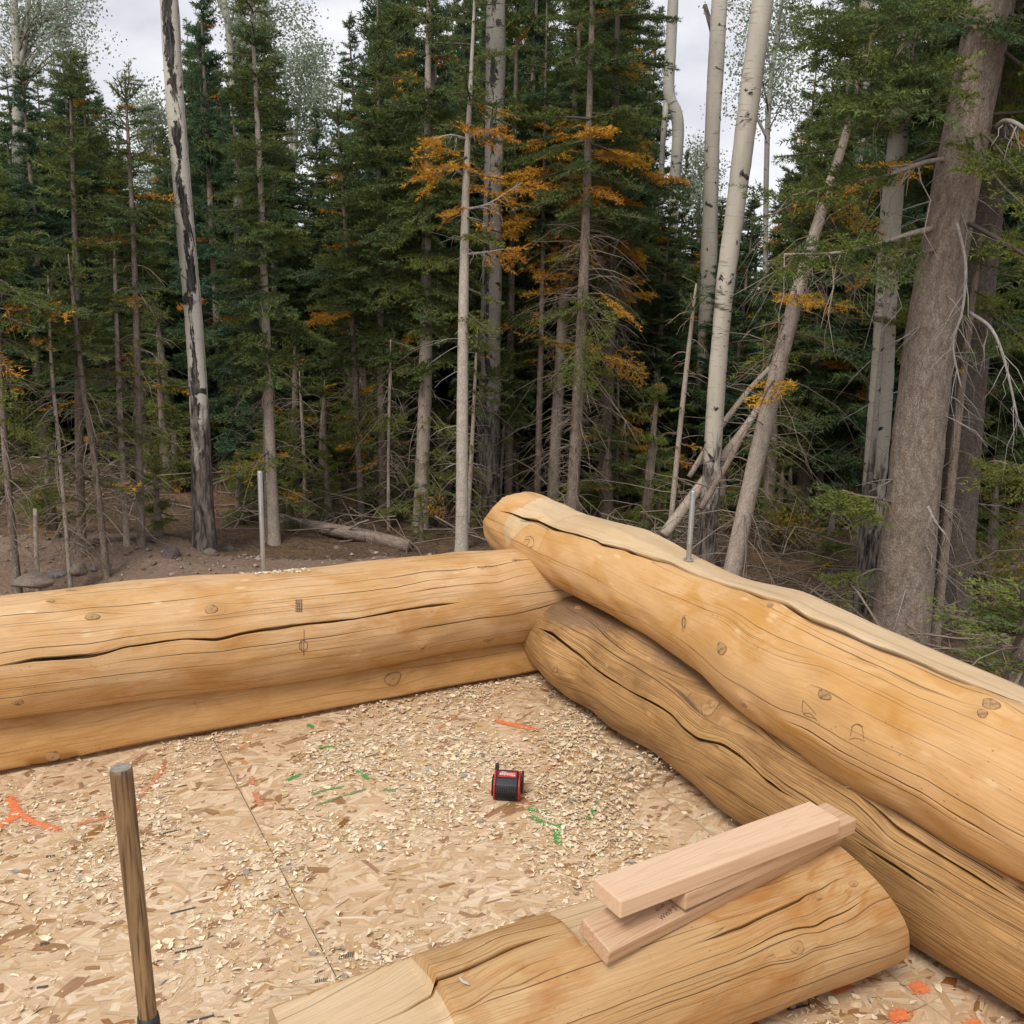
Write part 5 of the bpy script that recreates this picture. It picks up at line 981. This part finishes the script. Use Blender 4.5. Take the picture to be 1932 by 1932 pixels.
LEFT = [('reddish spruce stem left of the scarred aspen with pointed crown', [(266, 1030, 16), (262, 850, 15), (258, 650, 13), (252, 450, 10), (244, 300, 8)], 132, 560, .36, 36), ('thin leaning stem rising left from the domed boulder', [(199, 1060, 13), (180, 880, 12), (158, 740, 10), (140, 580, 8)], 480, 800, .3, 37), ('slim grey stem left of the reddish spruce', [(239, 1026, 11), (230, 850, 11), (221, 650, 9), (217, 520, 7)], 430, 720, .3, 38), ('dark spruce stem among the left thicket', [(154, 1047, 17), (150, 850, 16), (148, 650, 14), (140, 400, 10)], 110, 680, .5, 39), ('whip-thin leaning stem with yellow tufts near the left edge', [(130, 1064, 8), (112, 850, 7), (97, 690, 6), (92, 560, 4)], 520, 800, .28, 40), ('stem at the left edge hung with dead twigs', [(30, 1070, 14), (14, 900, 13), (4, 760, 12), (-4, 600, 10)], 330, 640, .6, 41), ('thin spruce stem right of the slim twin-stemmed spruce', [(684, 975, 13), (674, 800, 12), (664, 600, 10), (650, 400, 8)], 190, 680, .6, 42), ('dark straight stem between two green spruces', [(724, 990, 16), (720, 800, 15), (718, 620, 13), (716, 400, 10)], -60, 680, .68, 43), ('pale hair-thin stem beside the dark straight stem', [(733, 1000, 6), (733, 850, 6), (736, 700, 5)], 640, 740, .2, 44), ('thin stem standing close behind the pale-barked fir', [(880, 1010, 9), (890, 850, 8), (897, 700, 6)], 620, 780, .3, 45), ('gnarled thin stem right of the steel rod', [(575, 985, 8), (574, 870, 7), (568, 760, 5)], 700, 790, .3, 46)]
for lab, pts, tip, cb, R, sd_ in LEFT: conifer('spruce_tree' if R > .33 else 'thin_stem', lab, pts, 11.5 if pts[0][1] < 995 else None, None, cb, R, 1.25 if R > .33 else .6, .55, M_BARKL if pts[0][2] < 12 else M_BARK, BR_N if R > .33 else BR_S, seed=sd_, twigs=60, twlen=.6, dead=dead_band(1000, 500, .06), seg=10, tipy=tip)
P, R_, Y = trunk_line([(70, 1066, 9), (66, 960, 8)], None, None); e = empty('broken_stub', tuple(P[0])); tag(e, 'short snapped-off sapling stub near the left rocks', 'tree stub'); me, Q = trunkmesh(P - P[0], R_, 8, 3); link('trunk', me, M_BARKL, e); link('dead_twigs', dead_twigs(zpath(Q[:, :3]), .3, .7, 14, rng, .1, .35, .004).mesh('dead_twigs'), M_TWIG, e)['kind'] = 'stuff'
# ---- background conifers: shared variants, placed one by one
def variant(seed, H=8.0, bank=BR_F, R=1.05, cb=1.3, tint=.3, dens=1.15, twigs=26):
    q = np.random.default_rng(seed); p = np.array([[0, 0, -.15], [.02, .01, H * .5], [q.normal(0, .06), q.normal(0, .06), H]]); tm, Q = trunkmesh(p, np.array([.10, .065, .008]), 9, seed); pth = zpath(Q[:, :3])
    C = crown_on(pth, cb, H, R, q, bank, dens, tint, (lambda z, az, q_: 1.0 if q_.random() < .03 else 0.0), .8); m1, m2 = C.meshes(); m3 = dead_twigs(pth, .3, cb + 1.6, twigs, q, .2, .8).mesh('dead_twigs')
    for m, mt in ((tm, M_BARK), (m1, M_NEED), (m2, M_BARKD), (m3, M_TWIG)): m.materials.append(mt)
    return tm, m1, m2, m3, H
VARF = [variant(300 + k, 8.0, BR_F, 1.0 + .12 * (k % 3), (.5, 1.2, .35, 1.5, .8)[k], (.12, .38, .2, .55, .3)[k]) for k in range(5)]
VARN = [variant(330 + k, 7.0, BR_N, .95, (1.5, .7)[k], (.35, .5)[k], .8, 34) for k in range(2)]
SAP = [variant(350 + k, 1.7, BR_N, .5, .12, .75, .8, 4) for k in range(2)]
SKYX = [-200, 0, 60, 110, 150, 185, 215, 240, 265, 300, 340, 370, 420, 470, 520, 545, 570, 620, 660, 690, 740, 1180, 1215, 1240, 1300, 1400, 1480, 1515, 1535, 1570, 1620, 2200]
SKYY = [100, 150, 90, 20, 60, 180, 330, 140, 260, 330, 60, -120, -60, -60, 40, 260, 280, 250, 120, -40, -200, -200, -40, 340, 330, 350, 330, 180, 90, 60, -200, -200]
def place(var, name, x, Y, H, label, group, q, wide=None):
    tm, m1, m2, m3, H0 = var; z = float(G(x, Y)); e = empty(name, (x, Y, z)); s = H / H0; w = s ** .55 * q.uniform(.85, 1.15) if wide is None else wide
    e.scale = (w, w, s); e.rotation_euler = (q.normal(0, .02), q.normal(0, .02), q.uniform(0, 6.28)); tag(e, label, 'tree', group)
    for nm, m in (('trunk', tm), ('crown', m1), ('boughs', m2), ('dead_twigs', m3)):
        o = link(nm, m, None, e)
        if nm in ('dead_twigs', 'boughs'): o['kind'] = 'stuff'
    return e
q = np.random.default_rng(88)
# the ones whose tips stand against the sky are placed singly
TIPS = [(104, 45, 16, .9, 'broad dark spruce left of the pale sky gap'), (150, 110, 15, .8, 'spruce top close right of the broad dark one'), (180, 178, 19, .6, 'small spruce tip beside the left sky gap'), (205, 255, 20, .6, 'low dark spruce tip left of the narrow pointed one'), (60, 120, 18, .8, 'spruce crown under the forked aspen'), (385, -60, 14, .8, 'dark dense spruce right behind the scarred aspen'), (480, -30, 17, .75, 'tall narrow spruce between the aspens'), (596, 205, 20, .7, 'middle-height spruce tip under the pale aspen leaves'), (700, -30, 15, .95, 'tall dark spruce, left edge of the central group'), (745, -120, 14, .95, 'very tall dark spruce of the central group'), (985, -150, 15, .95, 'tall green spruce behind the dark old aspen'), (1195, -60, 14, 1.0, 'tall dark spruce, right edge of the central group'), (1150, -200, 17, 1.0, 'tall bluish spruce behind the orange fir'), (1535, 95, 15, .8, 'spruce tip in the sky right of the leaning aspen'), (1290, 285, 24, .5, 'small far spruce tip in the right sky gap'), (1400, 380, 17, .8, 'low bluish spruce behind the leaning aspen'), (1480, 330, 19, .8, 'blurred low spruce right of the sky gap'), (1230, 330, 20, .7, 'spruce shoulder left of the bent aspen'), (1600, -40, 13, .9, 'spruce behind the leaning grey trunk'), (1740, -100, 12, 1.0, 'dark spruce filling the space left of the massive trunk'), (1850, -100, 13.5, 1.1, 'dark spruce at the right edge behind the massive trunk'), (1660, -150, 15, 1.0, 'tall spruce behind the cream aspen'), (330, 300, 22, .6, 'low spruce behind the scarred aspen'), (545, 330, 22, .6, 'low spruce below the pale aspen leaves'), (20, 230, 15, .8, 'spruce at the left edge')]
for i, (x, y, Y, w, lab) in enumerate(TIPS):
    P = ony(x, y, Y); H = P[2] - float(G(P[0], Y)); place(VARN[i % 2] if Y < 14.6 and i % 2 == 0 else VARF[i % 5], 'spruce_tree', P[0], Y, H, lab, 'background conifers', q, w * .82)
cnt = 0; taken = []
for (y0, y1, n) in ((12.4, 15, 34), (15, 20, 62), (20, 30, 76), (30, 48, 66)):
    for k in range(n):
        for _ in range(30):
            Y = q.uniform(y0, y1); x = q.uniform(-.62, .64) * Y; P2 = np.array([x, Y])
            if all(np.hypot(*(P2 - t)) > .028 * (y0 + 22) for t in taken): break
        taken.append(P2); d = np.array([x, Y, float(G(x, Y)) + 2]) - CAM; px = W / 2 + FPX * (d @ RGT) / (d @ FWD)
        ysk = np.interp(px, SKYX, SKYY) + abs(q.normal(0, 130)) + 25; H = ony(px, ysk, Y)[2] - float(G(x, Y)); H = min(H, q.uniform(7.5, 13))
        if H < 1.2: continue
        band = 'left' if px < 600 else 'middle' if px < 1230 else 'right'; far = 'near rows' if Y < 16 else 'deep rows'
        place(VARF[cnt % 5], 'spruce_tree', x, Y, H, 'dark spruce in the %s of the forest, %s of the picture' % (far, band), 'background conifers, %s, %s' % (far, band), q, q.uniform(.6, .92) * (.75 if H < 4 else 1) * (1.25 if Y > 24 else 1)); cnt += 1
# saplings and young firs near the ground
SAPS = [(795, 1020, .55, 'little green fir at the foot of the full green spruce'), (905, 1000, .5, 'low fir tuft behind the pale-barked fir'), (1235, 1000, 1.0, 'small dark fir behind the log end'), (1480, 1010, .9, 'little fir right of the leaning trunk'), (545, 1000, .5, 'sparse seedling right of the steel rod'), (300, 1010, .7, 'dim young fir left of the scarred aspen'), (620, 985, .8, 'young fir in the shade beyond the fallen trunk'), (1560, 1080, .9, 'young fir left of the cream aspen'), (1860, 1120, 1.3, 'shaded young fir behind the massive trunk'), (100, 1010, .9, 'young fir in the left thicket'), (450, 985, .8, 'shaded fir seedling between aspen and rod')]
for i, (x, y, H, lab) in enumerate(SAPS):
    P = onground(x, y); place(SAP[i % 2], 'young_fir', P[0], P[1], H, lab, 'young firs on the forest floor', q, H / 1.7 * 1.1)
P = ony(1918, 1290, 5.3); place(SAP[1], 'young_fir', P[0], 5.3, ony(1925, 1120, 5.3)[2] - float(G(P[0], 5.3)), 'bright green young fir at the right edge, by the log', 'young firs on the forest floor', q, 2.1)
for k in range(120):
    Y = q.uniform(11.3, 19); x = q.uniform(-.58, .6) * Y; place(SAP[k % 2], 'young_fir', x, Y, q.uniform(.8, 2.4), 'shaded young fir among the trunks', 'shaded young firs deep in the forest', q, q.uniform(.6, 1.2))
# ---- deadfall
def fallen(name, label, pts, mat, Y=None, seed=0, dz=0.0, group='fallen and leaning dead trunks'):
    C_ = []
    for x, y, w, *yy in pts:
        P = ony(x, y, yy[0]) if yy else onground(x, y + w * .5) + np.array([0, 0, 0]); d = (P - CAM) @ FWD; r = w / 2 * d / FPX
        if not yy: P = P + np.array([0, 0, r * .8])
        C_.append([*P, r])
    C_ = np.array(C_); e = empty(name, tuple(C_[0, :3])); tag(e, label, 'fallen tree', group); me, Q = trunkmesh(C_[:, :3] - C_[0, :3], C_[:, 3], 12, seed, False, .06); link('trunk', me, mat, e)
    acc = Acc(); qq = np.random.default_rng(seed)
    for _ in range(14):
        i = qq.integers(1, len(Q) - 1); d = qq.normal(size=3); d[2] = abs(d[2]) * .5; l = qq.uniform(.08, .4); t = np.linspace(0, 1, 4)[:, None]; V, F, uv = tube(Q[i, :3] + d * l * t + qq.normal(0, .03, (4, 3)) * t, [.008, .006, .004, .002], 4, False); acc.add(V, F, uv)
    link('dead_twigs', acc.mesh('dead_twigs'), M_TWIG, e)['kind'] = 'stuff'; return e
fallen('fallen_tree', 'thick grey fallen trunk lying behind the soil bank', [(520, 978, 22), (600, 992, 24), (690, 1008, 26), (775, 1028, 26)], M_BARK, seed=1)
fallen('dead_leaning_tree', 'dead pole leaning up to the right behind the slender aspen', [(1252, 1010, 22, 9.6), (1330, 905, 18, 9.9), (1400, 815, 16, 10.2), (1452, 735, 10, 10.4)], M_BARKL, seed=2)
fallen('dead_leaning_tree', 'thinner dead pole crossing above the first leaning pole', [(1300, 900, 10, 10.3), (1350, 820, 11, 10.4), (1410, 740, 10, 10.6), (1456, 690, 8, 10.7)], M_BARKL, seed=3)
fallen('dead_leaning_tree', 'grey dead pole propped against the leaning spruce', [(1322, 960, 12, 9.4), (1375, 870, 11, 9.6), (1415, 800, 8, 9.8)], M_BARK, seed=4)
fallen('fallen_tree', 'thin bleached pole lying in the shade beyond the rod', [(540, 925, 7, 15), (620, 915, 8, 15), (700, 920, 7, 15)], M_TWIGP, seed=5)
fallen('fallen_tree', 'thin fallen pole far behind the full green spruce', [(640, 965, 8, 12.5), (740, 955, 8, 12.6), (830, 968, 7, 12.7)], M_TWIG, seed=6)
fallen('fallen_tree', 'dark fallen trunk at the left behind the rocks', [(60, 1040, 14), (170, 1022, 15), (300, 1016, 13)], M_BARKD, seed=7)
fallen('fallen_tree', 'grey pole lying right of the massive trunk', [(1790, 1165, 12, 8.4), (1860, 1180, 12, 8.5), (1960, 1200, 12, 8.6)], M_TWIG, seed=8)
fallen('fallen_tree', 'pale pole on the ground behind the massive trunk', [(1780, 1075, 9, 10), (1860, 1082, 9, 10.1), (1950, 1060, 9, 10.2)], M_TWIGP, seed=9)
q = np.random.default_rng(404); acc = Acc()
def slash(N, xr, yr, zmax, l0, l1, rad):
    for _ in range(N):
        x, y = q.uniform(*xr), q.uniform(*yr); p = np.array([x, y, G(x, y) + q.uniform(0, 1) ** 2 * zmax]); az = q.uniform(0, 6.28); l = q.uniform(l0, l1); d = np.array([math.cos(az), math.sin(az), q.normal(0, .25)]); t = np.linspace(0, 1, 6)[:, None]
        c = p + d * l * (t - .5) + np.array([-d[1], d[0], q.normal(0, .6)]) * q.normal(0, .2) * l * np.sin(t * 3.1) + q.normal(0, .02, (6, 3)) * l; V, F, uv = tube(c, rad * q.uniform(.4, 1.3) * np.array([1, .9, .8, .6, .4, .2]), 4, False); acc.add(V, F, uv)
        for k in range(q.integers(0, 4)):
            i = q.integers(1, 5); dd = d * .5 + q.normal(0, .6, 3); l2 = l * q.uniform(.15, .4); t2 = np.linspace(0, 1, 3)[:, None]; V, F, uv = tube(c[i] + dd * l2 * t2, rad * .4 * np.array([1, .7, .3]), 3, False); acc.add(V, F, uv)
slash(520, (-6.5, 2), (10.2, 15), .25, .3, 1.8, .010); slash(620, (1.0, 7), (7.2, 12), .45, .3, 1.6, .009); slash(400, (-9, 9), (14, 22), .5, .5, 2.5, .014)
tag(link('forest_slash', acc.mesh('forest_slash'), M_TWIG), 'tangle of dead grey branches covering the forest floor', 'dead branches', None, 'stuff')
# big dead limbs with hanging sprays on the massive trunk
def limb(parent, base, pts, label=None, mat=None, spray_at=(), q=np.random.default_rng(3), bank=None, tint=.6, dead=0.0, sl=.4):
    C_ = np.array([ony(x, y, Y) for x, y, w, Y in pts]) - base; r = np.array([w / 2 * Y / FPX for x, y, w, Y in pts]); Q = smoothpath(np.c_[C_, r], 16); acc = Acc(); V, F, uv = tube(Q[:, :3], Q[:, 3], 7); acc.add(V, F, uv)
    d0 = (C_[-1] - C_[0]); az = math.atan2(d0[1], d0[0]); l0 = np.linalg.norm(d0)
    for _ in range(16):
        i = q.integers(4, 16); dd = q.normal(0, .5, 3) + d0 / l0 * .6 + [0, 0, -.4]; l = l0 * q.uniform(.12, .35); t = np.linspace(0, 1, 5)[:, None]; V, F, uv = tube(Q[i, :3] + dd * l * t + np.array([0, 0, -.35 * l]) * t ** 2 + q.normal(0, .09, (5, 3)) * l * t, Q[i, 3] * .45 * np.array([1, .8, .6, .4, .2]), 4, False); acc.add(V, F, uv)
    o = link('limb', acc.mesh('limb'), mat or M_TWIG, parent)
    if spray_at:
        C = Crown()
        for f, n in spray_at:
            for _ in range(n): C.bough(Q[int(f * 15), :3], az + q.normal(0, .7), q.normal(-.15, .3), sl * q.uniform(.6, 1.2), bank or BR_S, q, tint, dead)
        m1, m2 = C.meshes('spray'); link('spray', m1, M_NEED, o)
    return o
bs = [o for o in bpy.data.objects if o.name.startswith('big_spruce')][0]; bb = np.array(bs.location)
limb(bs, bb, [(1790, 300, 10, 7.9), (1745, 306, 8, 7.7), (1690, 325, 8, 7.5), (1600, 345, 6, 7.3), (1490, 370, 4, 7.2)], None, M_BARKL, [(.4, 3), (.55, 4), (.7, 5), (.85, 5), (1, 4)], tint=.7)
limb(bs, bb, [(1765, 430, 11, 7.9), (1720, 440, 9, 7.6), (1650, 462, 6, 7.3), (1570, 478, 6, 7.1), (1480, 480, 4, 7.0)], None, M_BARKL, [(.35, 3), (.5, 4), (.65, 4), (.8, 5), (.95, 5)], tint=.6)
limb(bs, bb, [(1765, 470, 8, 7.8), (1700, 490, 6, 7.5), (1620, 510, 5, 7.3), (1560, 540, 3, 7.2)], None, M_TWIG, [(.6, 2)], tint=.5, dead=.9)
limb(bs, bb, [(1830, 120, 12, 7.9), (1760, 150, 9, 7.5), (1710, 165, 7, 7.2), (1655, 190, 4, 7.0)], None, M_BARK, [(.3, 5), (.5, 6), (.7, 6), (.85, 6), (1, 5)], tint=.6, sl=.55)
limb(bs, bb, [(1850, 20, 12, 7.9), (1760, 20, 9, 7.4), (1690, 35, 6, 7.0), (1640, 70, 4, 6.9)], None, M_BARK, [(.3, 5), (.5, 6), (.7, 6), (.85, 5), (1, 5)], tint=.5, sl=.6)
limb(bs, bb, [(1880, 240, 11, 7.8), (1900, 228, 9, 7.5), (1935, 245, 8, 7.3), (1990, 300, 5, 7.1)], None, M_TWIGP, [(.9, 3)], tint=.6)
limb(bs, bb, [(1805, 420, 6, 7.55), (1822, 500, 6, 7.5), (1815, 590, 5, 7.48), (1798, 650, 4, 7.5), (1815, 740, 3, 7.5)], None, M_TWIGP)
limb(bs, bb, [(1830, 590, 7, 7.7), (1870, 620, 6, 7.4), (1895, 680, 5, 7.3), (1920, 790, 4, 7.2)], None, M_TWIGP)
limb(bs, bb, [(1750, 955, 7, 7.5), (1765, 985, 5, 7.45), (1785, 1010, 3, 7.4)], None, M_TWIGP)
limb(bs, bb, [(1850, 880, 6, 8.0), (1880, 870, 5, 7.7), (1920, 885, 4, 7.5), (1960, 890, 3, 7.4)], None, M_TWIG, [(.3, 3), (.5, 4), (.7, 4), (.9, 4)], tint=.9, dead=.15, sl=.35)
limb(bs, bb, [(1690, 950, 6, 7.9), (1655, 940, 5, 7.7), (1620, 935, 4, 7.6), (1590, 925, 3, 7.5)], None, M_TWIG, [(.4, 4), (.6, 4), (.8, 5), (1, 4)], tint=.85, sl=.32)
limb(bs, bb, [(1680, 1080, 5, 7.9), (1650, 1075, 4, 7.8), (1615, 1090, 3, 7.7)], None, M_TWIG, [(.5, 3), (.8, 3), (1, 3)], tint=.8, sl=.28)
def bylabel(s): return [o for o in bpy.data.objects if o.get('label', '').startswith(s)][0]
qo = np.random.default_rng(12)
of = bylabel('fir with glowing orange'); ob_ = np.array(of.location); Yo = ob_[1]
for pts in ([(1073, 320), (1040, 318), (992, 352)], [(1070, 385), (1030, 392), (968, 432)], [(1078, 300), (1130, 268), (1190, 262)], [(1072, 430), (1120, 440), (1185, 476)], [(1066, 500), (1120, 520), (1190, 552)], [(1084, 250), (1120, 240), (1160, 250)], [(1070, 360), (1120, 350), (1170, 372)], [(1075, 340), (1020, 330), (1000, 330)], [(1064, 640), (1085, 650), (1100, 665)]):
    w_ = [7, 5, 2]; limb(of, ob_, [(x, y, w_[k], Yo - .12 * k) for k, (x, y) in enumerate(pts)], None, M_TWIG, [(.3, 2), (.5, 3), (.7, 4), (.85, 4), (1, 4)], qo, BR_N, .75, 1.0, .30)
of = bylabel('thin straight pale-barked'); ob_ = np.array(of.location); Yo = ob_[1]
for pts in ([(878, 262), (850, 255), (818, 262)], [(878, 330), (850, 318), (826, 326)], [(882, 262), (905, 248), (930, 245)], [(878, 395), (920, 385), (985, 345)], [(874, 480), (915, 476), (950, 470)]):
    w_ = [6, 4, 2]; limb(of, ob_, [(x, y, w_[k], Yo - .1 * k) for k, (x, y) in enumerate(pts)], None, M_TWIGP, [(.6, 2), (.8, 3), (1, 3)], qo, BR_S, .4, 1.0, .24)
# yellowing leafy shrubs in the shade
def shrub(px, label, N, rad, hgt, seed):
    q = np.random.default_rng(seed); P = onground(*px); e = empty('leafy_shrub', tuple(P)); tag(e, label, 'shrub', 'yellowing shrubs in the shade'); acc = Acc(); cs = []
    for k in range(9):
        d = np.array([q.normal(0, .35), q.normal(0, .35), 1]) * hgt * q.uniform(.6, 1); t = np.linspace(0, 1, 6)[:, None]; c = d * t + np.array([q.normal(0, .1), q.normal(0, .1), 0]) * t ** 2; V, F, uv = tube(c, np.linspace(.007, .002, 6), 4, False); acc.add(V, F, uv); cs += list(c[2:])
    link('stems', acc.mesh('stems'), M_TWIG, e); V, F, t = leafcloud(np.array(cs), rad, N, q, .022); link('leaves', mesh_np('leaves', V, [F], {'tint': t}, None, False), M_YLEAF, e)
shrub((1500, 1040), 'yellow shrub in the gap right of the leaning spruce', 500, .14, .55, 1); shrub((1870, 1150), 'yellowing shrub at the right edge behind the massive trunk', 420, .16, .6, 2); shrub((1465, 1020), 'small yellow shrub left of the first in the same gap', 260, .12, .4, 3); shrub((1920, 1090), 'yellow-leaved shrub cut by the right picture edge', 420, .18, .7, 4)
